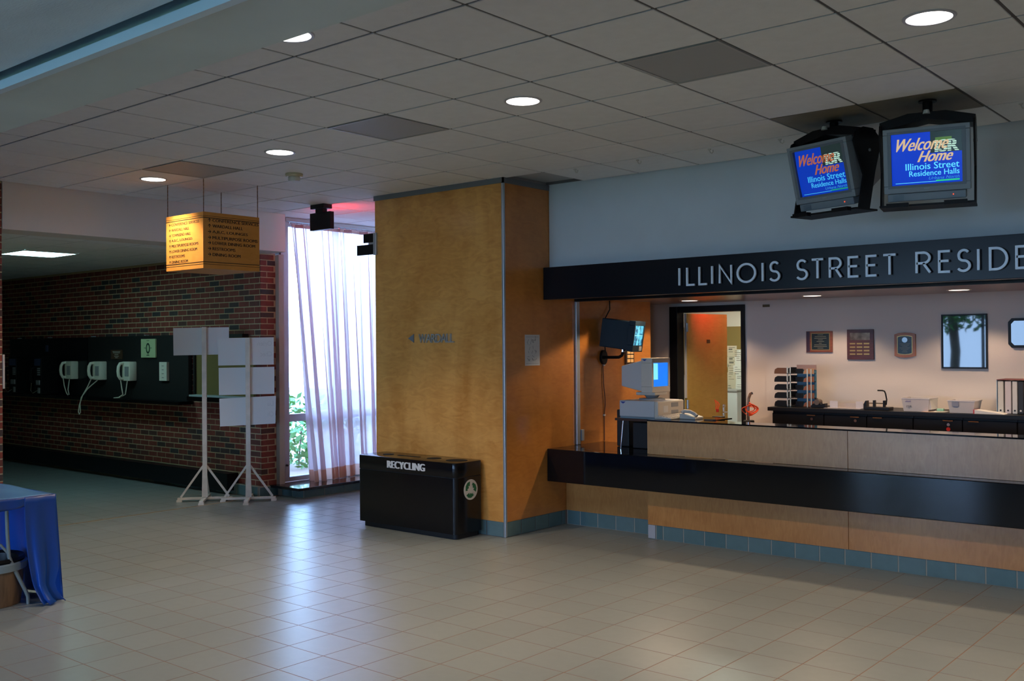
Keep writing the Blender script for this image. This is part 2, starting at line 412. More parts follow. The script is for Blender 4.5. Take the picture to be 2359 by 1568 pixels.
# main suspended ceiling
ceiling = struct(MB().box(-9.9, XR, 2.28, 14.2, H+.03, H+.12).build('ceiling', m_grid))
m_bar = M('grid_shadow_bar', (0.10, 0.10, 0.105), 0.6)
def ceil_piece(x0, x1, y0, y1, z, mat, parent, name='ceiling_tile'):
    g = 0.009
    return MB().box(x0+g, x1-g, y0+g, y1-g, z, z+.016).build(name, mat, parent)
ct_me = MB().box(0.009, T-.009, 0.009, T-.009, 0, .016).build('tmp', m_acoustic, bevel=.002, seg=1)
ct_data = ct_me.data; ct_data.name = 'ceiling_tile'; bpy.data.objects.remove(ct_me)
vents = {(-7, 2), (-3, 2), (1, 2)}
for i in range(-11, 12):
    for j in range(-2, 19):
        x0, y0 = OX+i*T, OY+j*T; x1, y1 = x0+T, y0+T
        X0, X1, Y0, Y1 = max(x0, -9.84), min(x1, XR), max(y0, 2.28), y1
        if X1-X0 < .03 or Y1-Y0 < .03: continue
        if x0+.3 > -5.91: Y1 = min(Y1, 7.6)
        if X0 > -7.4 and X1 < -5.7: Y1 = min(Y1, 6.93)
        if -7.8 < X0 < -5.95 and Y0 > 6.9: continue
        if X0 < -9.4 and Y1 < 7.2: X0 = -9.4
        if Y1-Y0 < .03 or X1-X0 < .03 or Y0 > 13.9: continue
        if (i, j) in vents: continue
        mat = m_mount_brown if (i, j) in ((1, 5), (2, 5)) else m_acoustic
        if abs(X1-X0-T) < .01 and abs(Y1-Y0-T) < .01 and mat is m_acoustic: piece(ct_data, 'ceiling_tile', ceiling, (x0, y0, H))
        else: 
            o = ceil_piece(X0, X1, Y0, Y1, H, mat, ceiling)
            if mat is m_mount_brown: lbl(o, 'brown ceiling tile above a hanging television')
for i in range(-10, 12):
    x = OX+i*T
    if x > XR: continue
    y1 = 7.6 if x > -5.91 else (6.93 if x > -7.62 else 14.0)
    if x < -9.4: MB().box(x-.012, x+.012, 7.2, 14, H+.006, H+.03).build('grid_bar', m_bar, ceiling); continue
    MB().box(x-.012, x+.012, 2.28, y1, H+.006, H+.03).build('grid_bar', m_bar, ceiling)
for j in range(-1, 18):
    y = OY+j*T
    x1 = XR if y < 7.6 else -7.62
    if 6.9 < y < 7.6: x1 = XR
    MB().box(-9.4 if y < 7.2 else -9.84, x1, y-.012, y+.012, H+.007, H+.031).build('grid_bar', m_bar, ceiling)

# beam and plaster ceiling over the camera
ZB = 2.85
struct(MB().box(-9.4, XR, 1.93, 2.28, ZB, H+.1).build('trim_2', m_beam))
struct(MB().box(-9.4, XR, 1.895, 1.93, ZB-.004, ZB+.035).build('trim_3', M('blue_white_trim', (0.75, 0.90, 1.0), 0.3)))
struct(MB().box(-9.42, XR, -5.0, 1.86, ZB+.05, ZB+.15).build('ceiling', m_plaster_c))
struct(MB().box(-9.4, XR, 1.86, 1.93, ZB+.10, ZB+.15).build('trim_4', M('dark_shadow_gap', (0.10, 0.13, 0.15), 0.7)))

# walls
mh = 0.0677
def brick_face(parent, mode, a0, a1, z0, z1, plane, individual=300, off=0.0, keep=None):
    """running bond; mode 'x': face in plane y=plane looking -Y, mode 'y': face in plane x=plane looking +X"""
    L, hh, g, dp = 0.2032, mh-.0105, .0125, 0.005
    out = []
    rows = int((z1-z0)/mh)
    for r in range(rows):
        z = z0+r*mh+.005; s0 = a0+off-(L/2 if r % 2 else 0)-L
        k = 0
        while True:
            p0 = s0+k*L; p1 = p0+L-g; k += 1
            if p0 > a1: break
            q0, q1 = max(p0, a0), min(p1, a1)
            if q1-q0 < 0.02: continue
            c = ((q0+q1)/2, plane, z) if mode == 'x' else (plane, (q0+q1)/2, z)
            if keep and not keep(c): continue
            a = px(c); vis = -30 < a[0] < 2389 and 380 < a[1] < 1200
            out.append(((0 if vis else 1000)+a[2], q0, q1, z))
    out.sort(); cache = {}
    def mk(mb, q0, q1, z, j):
        e = .003
        if mode == 'x': mb.add([(q0, plane, z), (q1, plane, z), (q1, plane, z+hh), (q0, plane, z+hh), (q0+e, plane-dp+j, z+e), (q1-e, plane-dp+j, z+e), (q1-e, plane-dp+j, z+hh-e), (q0+e, plane-dp+j, z+hh-e)],
              [(4, 5, 6, 7), (0, 1, 5, 4), (1, 2, 6, 5), (2, 3, 7, 6), (3, 0, 4, 7)])
        else: mb.add([(plane, q0, z), (plane, q1, z), (plane, q1, z+hh), (plane, q0, z+hh), (plane+dp-j, q0+e, z+e), (plane+dp-j, q1-e, z+e), (plane+dp-j, q1-e, z+hh-e), (plane+dp-j, q0+e, z+hh-e)],
              [(4, 5, 6, 7), (0, 1, 5, 4), (1, 2, 6, 5), (2, 3, 7, 6), (3, 0, 4, 7)])
    for d, q0, q1, z in out[:individual]:
        key = round(q1-q0, 3)
        if key not in cache:
            mb = MB(); sv = plane
            if mode == 'x': mb.add([(0, 0, 0), (key, 0, 0), (key, 0, hh), (0, 0, hh), (.003, -dp, .003), (key-.003, -dp, .003), (key-.003, -dp, hh-.003), (.003, -dp, hh-.003)], [(4, 5, 6, 7), (0, 1, 5, 4), (1, 2, 6, 5), (2, 3, 7, 6), (3, 0, 4, 7)])
            else: mb.add([(0, 0, 0), (0, key, 0), (0, key, hh), (0, 0, hh), (dp, .003, .003), (dp, key-.003, .003), (dp, key-.003, hh-.003), (dp, .003, hh-.003)], [(4, 5, 6, 7), (0, 1, 5, 4), (1, 2, 6, 5), (2, 3, 7, 6), (3, 0, 4, 7)])
            t = mb.build('tmp', m_brick); cache[key] = t.data; t.data.name = 'brick'; bpy.data.objects.remove(t)
        j = random.uniform(-.0015, .0015)
        piece(cache[key], 'brick', parent, (q0, plane+j, z) if mode == 'x' else (plane-j, q0, z))
    if len(out) > individual:
        mb = MB()
        for d, q0, q1, z in out[individual:]:
            mb.rn = random.random(); mk(mb, q0, q1, z, random.uniform(0, .002))
        o = mb.build('far_bricks', m_brick, parent, rnd=True); o['kind'] = 'stuff'

wall_left = struct(MB().box(-9.75, -9.412, -5.0, 4.02, 0, H+.06).build('wall_left', m_mortar))
brick_face(wall_left, 'y', -5.0, 4.02, 0.0, H, -9.412, individual=90, off=0.02)
struct(MB().box(-9.76, -9.4, 4.022, 7.17, 2.83, H+.06).build('wall_left', m_cream, bevel=.002))
wall_back = struct(MB().box(-18.0, -9.766, 7.1, 7.30, 0, 2.95).build('wall_back', m_mortar))
brick_face(wall_back, 'x', -18.0, -9.762, 0.12, 2.84, 7.1, individual=300, off=-0.02,
           keep=lambda c: not (-16.1 < c[0] < -11.3 and 1.12 < c[2] < 1.82) and (c[2] > .25 or c[0] > -10.3))
wall_end = struct(MB().box(-9.766, -9.762, 7.09, 7.295, 0, 2.83).build('wall_back', m_mortar))
brick_face(wall_end, 'y', 7.083, 7.295, 0.12, 2.83, -9.762, individual=120, off=0.1)
struct(MB().box(-18.1, -18.0, 3.8, 7.2, 0, 2.95).build('wall_left', m_grey_wall))
cnear = struct(MB().box(-18.0, -9.75, 3.80, 3.99, 0, 2.95).build('wall_front', m_mortar))
c2 = struct(MB().box(-18.0, -9.75, 3.9, 7.1, 2.875, 2.95).build('ceiling', m_grid))
m_ac2 = m_acoustic
for i in range(-11, 5):
    for j in range(-3, 5):
        x0, y0 = -12.025+i*T, 5.115+j*T; x1, y1 = x0+T, y0+T
        X0, X1, Y0, Y1 = max(x0, -18), min(x1, -9.75), max(y0, 3.94), min(y1, 7.09)
        if X1-X0 < .05 or Y1-Y0 < .05: continue
        if abs((x0+x1)/2+11.72) < .3 and abs((y0+y1)/2-5.42) < .3: continue
        ceil_piece(X0, X1, Y0, Y1, 2.85, m_ac2, c2)

# black ledge and teal base along the corridor wall
struct(MB().box(-17.9, -10.22, 6.93, 7.09, 0.045, 0.25).build('trim_5', m_dark, bevel=.006))
def base_tiles(parent, mode, a0, a1, z1, plane, joint, pitch=0.206, dp=.004, rev=1):
    """teal base tiles set proud of a pale grout backing"""
    k0 = math.floor((a0-joint)/pitch)
    p = joint+k0*pitch
    while p < a1:
        q0, q1 = max(p, a0)+.005, min(p+pitch, a1)-.005
        if q1-q0 > .01:
            if mode == 'x': MB().box(q0, q1, plane-dp, plane, .004, z1-.003).build('base_tile', m_green_tile, parent, bevel=.0012)
            else: MB().box(plane, plane+dp*rev, q0, q1, .004, z1-.003).build('base_tile', m_green_tile, parent, bevel=.0012)
        p += pitch
bb = struct(MB().box(-17.9, -9.76, 7.03, 7.085, 0, .125).build('baseboard_back', m_green_grout))
base_tiles(bb, 'x', -12.0, -9.76, .125, 7.03, -9.76)
bb = struct(MB().box(-9.80, -9.745, 7.045, 7.31, 0, .118).build('baseboard_left', m_green_grout))
base_tiles(bb, 'y', 7.045, 7.31, .118, -9.745, 7.045, pitch=.14)

# ---------------- window with sheer curtain
win = struct(MB().box(-9.89, -9.80, 7.40, 7.52, .13, 3.24).build('window_1', m_frame, bevel=.004))
MB().box(-9.89, -9.80, 7.52, 11.0, .13, .185).build('bottom_rail', m_frame, win, bevel=.004)
MB().box(-9.89, -9.80, 7.52, 11.0, .845, .935).build('cross_rail', m_frame, win, bevel=.004)
MB().box(-9.89, -9.80, 7.52, 11.0, 3.19, 3.24).build('head_rail', m_frame, win, bevel=.004)
for yy in (8.28, 9.25, 10.1, 10.95): MB().box(-9.885, -9.805, yy-.025, yy+.025, .185, 3.19).build('mullion', m_frame, win, bevel=.004)
MB().box(-9.85, -9.844, 7.53, 10.95, .185, .845).build('pane', m_glass, win)
MB().box(-9.85, -9.844, 7.53, 10.95, .935, 3.19).build('pane', m_glass, win)
MB().cyl((-9.80, 7.47, .33), (-9.775, 7.47, .33), .012, n=12).build('bolt', m_blackm, win)
struct(MB().box(-9.79, -9.70, 7.30, 7.375, .0, 2.83).build('trim_6', M('tan_steel_post', (0.42, 0.36, 0.30), 0.45), bevel=.004))
struct(MB().box(-9.89, -9.79, 7.375, 7.40, 0, 3.24).build('trim_7', m_blackm))
struct(MB().box(-9.95, -9.76, 7.17, 7.30, 2.84, H+.06).build('wall_left', m_cream))
struct(MB().box(-9.98, -9.78, 11.0, 14.2, 0, H+.06).build('wall_left', m_cream))
struct(MB().box(-9.98, -9.86, 7.3, 11.0, 3.24, H+.1).build('wall_left', m_cream))
struct(MB().box(-9.8, -9.22, 7.20, 11.2, .10, .13).build('trim_8', m_granite, bevel=.004))
bb = struct(MB().box(-9.98, -9.30, 7.33, 11.2, 0, .10).build('baseboard_left', m_green_grout))
base_tiles(bb, 'y', 7.33, 11.2, .10, -9.30, 7.33, pitch=.306)
base_tiles(bb, 'x', -9.70, -9.30, .10, 7.33, -9.30, pitch=.206)
struct(MB().box(-9.9, -7.6, 14.0, 14.2, 0, H+.1).build('wall_back', m_cream))

# ---------------- wood clad column
colm = struct(MB().box(-7.61, -5.92, 6.94, 9.38, 0, H+.05).build('column', m_grey_wall))
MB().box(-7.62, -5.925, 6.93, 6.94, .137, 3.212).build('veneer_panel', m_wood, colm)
MB().box(-5.92, -5.91, 6.945, 9.395, .137, 3.212).build('veneer_panel', m_wood_shaded, colm)
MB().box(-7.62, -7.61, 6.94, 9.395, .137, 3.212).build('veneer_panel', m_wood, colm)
MB().box(-5.93, -5.905, 6.925, 6.95, .0, 3.212).build('corner_trim', m_alu, colm, bevel=.003)
MB().box(-7.63, -5.90, 6.92, 6.935, 3.212, H).build('head_trim', m_grey_trim, colm)
MB().box(-5.915, -5.90, 6.92, 7.6, 3.212, H).build('head_trim', m_grey_trim, colm)
base_tiles(colm, 'x', -7.62, -5.93, .137, 6.932, -5.93)
base_tiles(colm, 'y', 6.95, 7.83, .137, -5.912, 6.95)

# ---------------- bulkhead over the reception desk, reception shell
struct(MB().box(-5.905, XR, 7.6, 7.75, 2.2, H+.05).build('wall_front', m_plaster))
m_soffit = M('satin_soffit', (0.30, 0.22, 0.19), 0.28, metal=0.35)
struct(MB().box(-6.75, XR, 7.60, 10.1, 2.20, 2.30).build('ceiling', m_soffit))
struct(MB().box(-5.905, XR, 7.995, 8.045, 2.165, 2.2).build('trim_9', m_blackp))
wall_rec = MB()
wall_rec.box(-6.75, -6.02, 10.0, 10.1, 0, 2.3); wall_rec.box(-5.085, -4.84, 10.0, 10.1, 0, 2.3); wall_rec.box(-6.02, -5.085, 10.0, 10.1, 2.165, 2.3)
struct(wall_rec.build('wall_back', m_cream))
struct(MB().box(-4.84, XR, 9.985, 10.1, 0, 2.3).build('wall_back', m_cream))
struct(MB().box(-6.8, -6.7, 9.38, 10.1, 0, 2.3).build('wall_left', m_grey_wall))
d1 = struct(MB().box(-6.02, -5.917, 9.97, 10.12, 0, 2.165).build('door_1', m_blackp, bevel=.003))
MB().box(-5.126, -5.085, 9.97, 10.12, 0, 2.165).build('jamb', m_blackp, d1, bevel=.003)
MB().box(-5.917, -5.126, 9.97, 10.12, 2.095, 2.165).build('head_frame', m_blackp, d1, bevel=.003)
MB().box(-5.915, -5.890, 10.125, 10.14, 1.12, 2.09).build('lit_gap_strip', m_white, d1)  # added white strip stands for the lit room through the hinge gap
# door leaf swung into the room behind
leaf = thing('door_leaf', 'open yellow wooden door leaf standing inside the black door frame', 'door', (-5.905, 10.14, 0), rotz=math.radians(82), local=True)
MB().box(0.0, .76, -.022, .022, .01, 2.09).build('panel', WOOD('door_veneer_yellow', (0.52, 0.33, 0.06), (0.62, 0.41, 0.09), rough=.45), leaf)
MB().box(.66, .70, -.03, -.022, .86, 1.02).build('lock_plate', m_steel, leaf, bevel=.002)
MB().tube([(.68, -.03, .93), (.68, -.075, .93), (.60, -.08, .93)], .009).build('handle', m_steel, leaf, smooth=True)
MB().cyl((.68, -.03, 1.0), (.68, -.04, 1.0), .014).build('lock_cylinder', m_steel, leaf)
MB().box(.36, .42, -.028, -.022, 1.75, 1.79).build('room_plate', M('brown_plate', (0.10, 0.07, 0.02), .5), leaf)
for z in (.3, 1.05, 1.93): MB().cyl((-.012, -.03, z-.05), (-.012, -.03, z+.05), .014, n=10).build('hinge', m_alu, leaf)
# room behind
m_back = M('room_behind_paint', (0.62, 0.62, 0.56), .7)
bm_ = MB(); bm_.box(-8.6, -3.8, 12.7, 12.8, 0, 2.6); bm_.box(-8.7, -8.6, 10.1, 12.8, 0, 2.6); bm_.box(-3.8, -3.7, 10.1, 12.8, 0, 2.6)
bm_.box(-8.6, -6.75, 10.05, 10.1, 0, 2.6)
struct(bm_.build('wall_back', m_back))
struct(MB().box(-8.6, -3.8, 10.1, 12.8, 2.5, 2.6).build('ceiling', m_white))
struct(MB().box(-8.6, -3.8, 12.66, 12.7, 1.3, 1.98).build('trim_10', m_khaki))
# outer shell behind and to the right of the camera
struct(MB().box(XR, XR+.1, -5.2, 10.1, 0, H+.1).build('wall_right', m_cream))
rear = MB()
rear.box(-9.5, XR, -5.15, -5.0, 0, .35); rear.box(-9.5, XR, -5.15, -5.0, 2.75, 3.1)
wins = [(-7.9, -5.45), (-4.2, -2.8), (1.2, 2.6)]
xs = [-9.5]+[v for ab in wins for v in ab]+[XR]
for a, b in zip(xs[::2], xs[1::2]): rear.box(a, b, -5.15, -5.0, .35, 2.75)
struct(rear.build('wall_front', M('dark_brick_rear', (.13, .065, .05), .8)))
for k, (a, b) in enumerate(wins):
    f = MB()
    for q in (a+.03, (a+b)/2, b-.03): f.box(q-.03, q+.03, -5.12, -5.06, .35, 2.75)
    f.box(a, b, -5.12, -5.06, .35, .41); f.box(a, b, -5.12, -5.06, 2.69, 2.75)
    fo = struct(f.build('window_%d' % (k+2), m_frame))
    MB().box(a, b, -5.093, -5.087, .36, 2.74).build('pane', m_glass, fo)

# ================================================================== RECEPTION COUNTER
ctr = thing('reception_counter', 'long reception counter with black gloss top and amber maple panels beneath', 'counter', (-4.88, 7.69, 0))
mb = MB(); mb.box(-5.905, XR, 7.54, 7.69, .447, .755); mb.box(-5.905, -4.885, 7.69, 8.46, .70, .755)
mb.build('counter_top', m_black, ctr, bevel=.006)
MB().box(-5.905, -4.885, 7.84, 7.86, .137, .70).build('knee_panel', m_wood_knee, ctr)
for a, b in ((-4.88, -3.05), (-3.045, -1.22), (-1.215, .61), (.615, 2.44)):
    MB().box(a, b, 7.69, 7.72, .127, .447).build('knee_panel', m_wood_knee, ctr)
    MB().box(a, b, 7.69, 7.715, .757, 1.05).build('riser_panel', m_wood_sheen, ctr)
MB().box(-4.88, -4.86, 7.72, 8.1, .127, 1.045).build('end_panel', m_wood_sheen, ctr)
mb = MB(); mb.box(-4.88, XR, 7.685, 7.93, 1.05, 1.062); mb.box(-4.88, -4.36, 7.93, 8.30, 1.05, 1.062); mb.build('ledge', m_black, ctr)
MB().box(-4.87, XR, 7.70, 7.85, 0, .127).build('plinth', m_green_grout, ctr)
MB().box(-5.905, -4.87, 7.85, 7.90, 0, .137).build('plinth', m_green_grout, ctr)
base_tiles(ctr, 'x', -5.90, -4.885, .137, 7.85, -5.747)
base_tiles(ctr, 'x', -4.80, XR, .127, 7.70, -4.729)
lbl(MB().box(-4.88, -4.805, 7.688, 7.75, .004, .124).build('base_tile', M('pale_glazed_corner_tile', (.42, .42, .46), .25), ctr, bevel=.004), 'pale bullnose corner tile')
gr = thing('shutter_guide', 'vertical aluminium shutter guide rail rising from the black counter top', 'rail', (-5.905, 8.03, .755))
MB().box(-5.908, -5.885, 8.0, 8.055, .757, 2.165).build('channel', m_alu, gr, bevel=.003)
MB().box(-5.908, -5.875, 8.065, 8.105, .79, .90).build('lock_box', m_pc_grey, gr, bevel=.003)
MB().cyl((-5.884, 8.03, 1.25), (-5.880, 8.03, 1.25), .008, n=10).build('screw', m_steel, gr)

# ================================================================== SIGN FASCIA
fas = thing('fascia_sign', 'long black fascia sign reading ILLINOIS STREET RESIDE above the counter', 'sign', (-5.9, 7.5, 2.165))
MB().box(-5.903, XR, 7.50, 7.598, 2.168, 2.472).build('board', m_black_sign, fas, bevel=.003)
LT = {
 'I': [[(.5, 0), (.5, 1)]], 'L': [[(0, 1), (0, 0), (1, 0)]], 'T': [[(0, 1), (1, 1)], [(.5, 1), (.5, 0)]],
 'N': [[(0, 0), (0, 1), (1, 0), (1, 1)]], 'E': [[(1, 1), (0, 1), (0, 0), (1, 0)], [(0, .53), (.88, .53)]],
 'O': [arc(.5, .5, .5, .5, 90, 450, 26)], 'D': [[(0, 0), (0, 1), (.35, 1)]+arc(.35, .5, .65, .5, 85, -85, 14)+[(.35, 0), (0, 0)]],
 'R': [[(0, 0), (0, 1), (.5, 1)]+arc(.5, .74, .46, .26, 80, -80, 10)+[(.5, .48), (0, .48)], [(.5, .48), (1, 0)]],
 'S': [arc(.52, .76, .42, .24, 35, 190, 9)+arc(.50, .74, .42, .24, 215, 262, 4)+arc(.50, .25, .48, .25, 75, -90, 10)+arc(.48, .25, .48, .25, -95, -150, 4)],
}
from_px = [('I', 697, 712, 0), ('L', 740, 788, 0), ('L', 803, 851, 0), ('I', 866, 881, 0), ('N', 908, 977, 0), ('O', 1000, 1101, 0), ('I', 1127, 1142, 0), ('S', 1166, 1226, 0),
           ('S', 231, 281, 1), ('T', 292, 346, 1), ('R', 364, 418, 1), ('E', 440, 487, 1), ('E', 512, 560, 1), ('T', 579, 638, 1), ('R', 712, 776, 1), ('E', 803, 856, 1),
           ('S', 876, 936, 1), ('I', 957, 973, 1), ('D', 1007, 1085, 1), ('E', 1113, 1168, 1)]
def hx(u):   # world x on the fascia plane y=7.47 for a photograph column near the sign band
    d = fwd+r2*((u-1179.5)/2318.76)-u2*((625-784)/2318.76); return d.x*7.47/d.y
for ch, a, b, g in from_px:
    ua, ub = (1250+a*.44643, 1250+b*.44643) if g == 0 else (1700+a*.57404, 1700+b*.57404)
    xa, xb = hx(ua), hx(ub); wd = .017
    mb = MB(); stroke(mb, LT[ch], (xa+wd/2 if ch != 'I' else (xa+xb)/2-.5*(xb-xa-wd), 7.485, 2.236), X, Z, NY, (xb-xa-wd), .146, wd, .016)
    mb.build('letter', m_letter, fas)

# ================================================================== LAMPS
def spot(name, loc, watts, col, half, blend=.25, size=.09, parent=None, rot=(0, 0, 0)):
    l = bpy.data.lights.new(name, 'SPOT'); l.energy = watts; l.color = col; l.spot_size = 2*half; l.spot_blend = blend; l.shadow_soft_size = size
    o = bpy.data.objects.new(name, l); COL.objects.link(o); o.location = loc; o.rotation_euler = rot
    return o
cans = [(-1.527, 4.89, 'round white downlight in ceiling nearest the hanging televisions'),
        (-3.974, 4.858, 'round white downlight in ceiling between two grey vents, above column front'),
        (-6.434, 4.86, 'round white downlight in ceiling beside the smoke detector'),
        (-8.29, 4.87, 'round white downlight in ceiling beside the cube directory sign'),
        (-3.98, 3.07, 'round white downlight partly hidden by the plaster beam edge'),
        (.91, 4.87, None), (.91, 3.07, None)]
for x, y, lb in cans:
    if lb:
        t = thing('ceiling_light', lb, 'ceiling light', (x, y, H), 'recessed ceiling lights in the hall')
        MB().lathe([(.103, 0), (.104, -.006), (.118, -.006), (.122, -.001), (.122, .002), (.103, .002)], (x, y, H)).build('trim_ring', M('white_lamp_ring', (.55, .55, .6), .4), t, smooth=True)
        MB().cyl((x, y, H-.004), (x, y, H-.001), .103, n=32).build('lens', m_can, t)
    spot('downlight', (x, y, H-.03), MAIN_W, (1.0, .80, .58), CAN, .5)
desk = [(-5.42, 'desk downlight in the low soffit above the door frame'), (-4.06, 'desk downlight in the low soffit above the left wall plaques'),
        (-2.70, 'desk downlight in the low soffit above the tall framed picture'), (-1.34, None), (.02, None)]
for x, lb in desk:
    if lb:
        t = thing('ceiling_light', lb, 'ceiling light', (x, 9.39, 2.2), 'recessed lights behind the fascia sign')
        MB().lathe([(.085, 0), (.086, -.004), (.10, -.004), (.104, 0), (.085, .001)], (x, 9.39, 2.2)).build('trim_ring', m_white, t, smooth=True)
        MB().cyl((x, 9.39, 2.197), (x, 9.39, 2.199), .085, n=28).build('lens', m_can_desk, t)
    spot('desk_downlight', (x, 9.39, 2.18), DESK_W, (1.0, .70, .47), 1.12, .35, .07)
for x in (-5.2, -3.6, -2.0, -.4, 1.2):      # second row over the clerks' side of the counter, hidden behind the fascia
    spot('desk_downlight', (x, 8.45, 2.18), DESK_W*1.1, (1.0, .72, .46), 1.18, .15, .035)
t = thing('ceiling_light', 'square fluorescent ceiling panel glowing in the dark corridor', 'ceiling light', (-11.72, 5.42, 2.85))
MB().box(-12.02, -11.42, 5.12, 5.72, 2.842, 2.846).build('lens', m_tube, t)
f = MB()
for a in ((-12.035, -12.02, 5.105, 5.735), (-11.42, -11.405, 5.105, 5.735), (-12.02, -11.42, 5.105, 5.12), (-12.02, -11.42, 5.72, 5.735)): f.box(*a, 2.84, 2.852)
f.build('frame', m_white, t)
l = bpy.data.lights.new('back_room_light', 'AREA'); l.shape = 'RECTANGLE'; l.size = 1.2; l.size_y = .6; l.energy = 42; l.color = (.95, 1, .80)
o = bpy.data.objects.new('back_room_light', l); COL.objects.link(o); o.location = (-6.1, 11.4, 2.48)

# ================================================================== CEILING FIXTURES
for (i, j), lb in {(-7, 2): 'grey perforated ceiling vent above the cube directory sign', (-3, 2): 'grey perforated ceiling vent in the middle of the ceiling',
                   (1, 2): 'grey perforated ceiling vent left of the downlight by the televisions'}.items():
    x0, y0 = OX+i*T, OY+j*T
    t = thing('ceiling_vent', lb, 'vent', (x0+T/2, y0+T/2, H), 'square ceiling vents')
    MB().box(x0+.02, x0+T-.02, y0+.02, y0+T-.02, H, H+.01).build('perforated_panel', m_perf, t)
    f = MB()
    for a in ((x0+.006, x0+.022, y0+.006, y0+T-.006), (x0+T-.022, x0+T-.006, y0+.006, y0+T-.006), (x0+.022, x0+T-.022, y0+.006, y0+.022), (x0+.022, x0+T-.022, y0+T-.022, y0+T-.006)): f.box(*a, H-.004, H+.01)
    f.build('frame', m_grid, t)
t = thing('smoke_detector', 'round ivory smoke detector on the ceiling tiles', 'smoke detector', (-7.146, 5.55, H))
MB().lathe([(0, 0), (.075, 0), (.078, -.012), (.07, -.028), (0, -.028)], (-7.146, 5.55, H)).build('base', M('ivory_detector', (.55, .50, .36), .5), t, smooth=True)
MB().lathe([(.05, -.028), (.054, -.05), (.045, -.066), (0, -.070)], (-7.146, 5.55, H)).build('sensor_dome', m_white, t, smooth=True)
hk = [(-5.176, 7.033, 'leftmost'), (-4.538, 7.037, 'second from left'), (-3.867, 7.03, 'third from left'), (-3.286, 7.044, 'fourth from left, beside the left television mount'), (-1.636, 7.042, 'far right, beside the right television')]
for x, y, wd in hk:
    o = MB().tube([(x, y, H+.008), (x, y, H-.012), (x+.008, y, H-.03), (x+.022, y, H-.036), (x+.032, y, H-.026), (x+.03, y, H-.012)], .004, 6).cyl((x, y, H+.008), (x, y, H-.008), .012, n=12).build('ceiling_hook', m_white, smooth=True)
    tag(o, 'small white ceiling hook, ' + wd + ' above the counter sign', 'hook', 'ceiling hooks in a row')

# ================================================================== HANGING DIRECTORY CUBE
bx0, bx1, by0, by1, bz0, bz1 = -8.535, -7.925, 5.14, 5.745, 2.452, 2.962
dr = thing('directory_sign', 'amber cube directory sign hanging on four chains from the ceiling', 'sign', (-8.23, 5.44, bz0))
MB().box(bx0, bx1, by0, by1, bz0, bz1).build('box', m_laminate, dr, bevel=.002)
for x, y in ((bx0+.01, by0+.012), (bx1-.01, by0+.012), (bx0+.01, by1-.012), (bx1-.01, by1-.012)):
    mb = MB(); n = 18; zz = [bz1+(H-bz1)*k/n for k in range(n+1)]
    for k in range(n):
        z0_, z1_ = zz[k]-.003, zz[k+1]+.003
        if k % 2: mb.box(x-.004, x+.004, y-.0015, y+.0015, z0_, z1_)
        else: mb.box(x-.0015, x+.0015, y-.004, y+.004, z0_, z1_)
    mb.build('chain', M('bronze_chain', (.20, .12, .08), .4, metal=.6), dr)
left = [('<', 'CONFERENCE SERVICES'), ('<', 'WARDALL HALL'), ('>', 'TOWNSEND HALL'), ('^', 'A,B,C, LOUNGES'), ('^', 'MULTIPURPOSE ROOMS'), ('^', 'LOWER DINING ROOM'), ('^', 'RESTROOMS'), ('^', 'DINING ROOM')]
right = [('^', 'CONFERENCE SERVICES'), ('^', 'WARDALL HALL'), ('>', 'A,B,C, LOUNGES'), ('>', 'MULTIPURPOSE ROOMS'), ('>', 'LOWER DINING ROOM'), ('>', 'RESTROOMS'), ('>', 'DINING ROOM')]
def arrow(mb, k, O, U, V, N, s, d):
    O, U, V = Vector(O), Vector(U), Vector(V); c = O+U*s/2+V*s/2
    if k == '<': A, B = -U, V
    elif k == '>': A, B = U, V
    else: A, B = V, -U
    q = [(.5, 0), (0, .5), (-.14, .5), (.18, .1), (-.5, .1), (-.5, -.1), (.18, -.1), (-.14, -.5), (0, -.5)]
    return mb.prism([(p[0]*s, p[1]*s) for p in q], c, A, B, N, d)
def lines(rows, O, U, V, N, zs, h, wmax, xo):
    for (k, s), z in zip(rows, zs):
        mb = MB(); P = Vector(O)+Vector(U)*xo+Vector(V)*z
        arrow(mb, k, Vector(O)+Vector(U)*(xo-h*1.65)+Vector(V)*(z-.1*h), U, V, N, h*1.2, .0004)
        text(mb, s, min(wmax, wmax*len(s)/19.0*1.03), h, P, U, V, N, .0004, bold=.10)
        mb.build('lettering', m_ink, dr)
zs = [.415-.0495*k for k in range(8)]
lines(left, (bx0, by0-.0005, bz0), X, Z, NY, zs, .026, .455, .093)
zs = [.425, .374, .320, .268, .220, .168, .115]
lines(right, (bx1+.0005, by0, bz0), Y, Z, X, zs, .028, .50, .095)
mb = MB()
for z in (.038, .056, .455, .473):
    h = .003 if z in (.038, .473) else .006
    MB().box(bx0, bx1, by0-.0012, by0, bz0+z, bz0+z+h).build('rule_line', m_ink, dr); MB().box(bx1, bx1+.0012, by0, by1, bz0+z, bz0+z+h).build('rule_line', m_ink, dr)

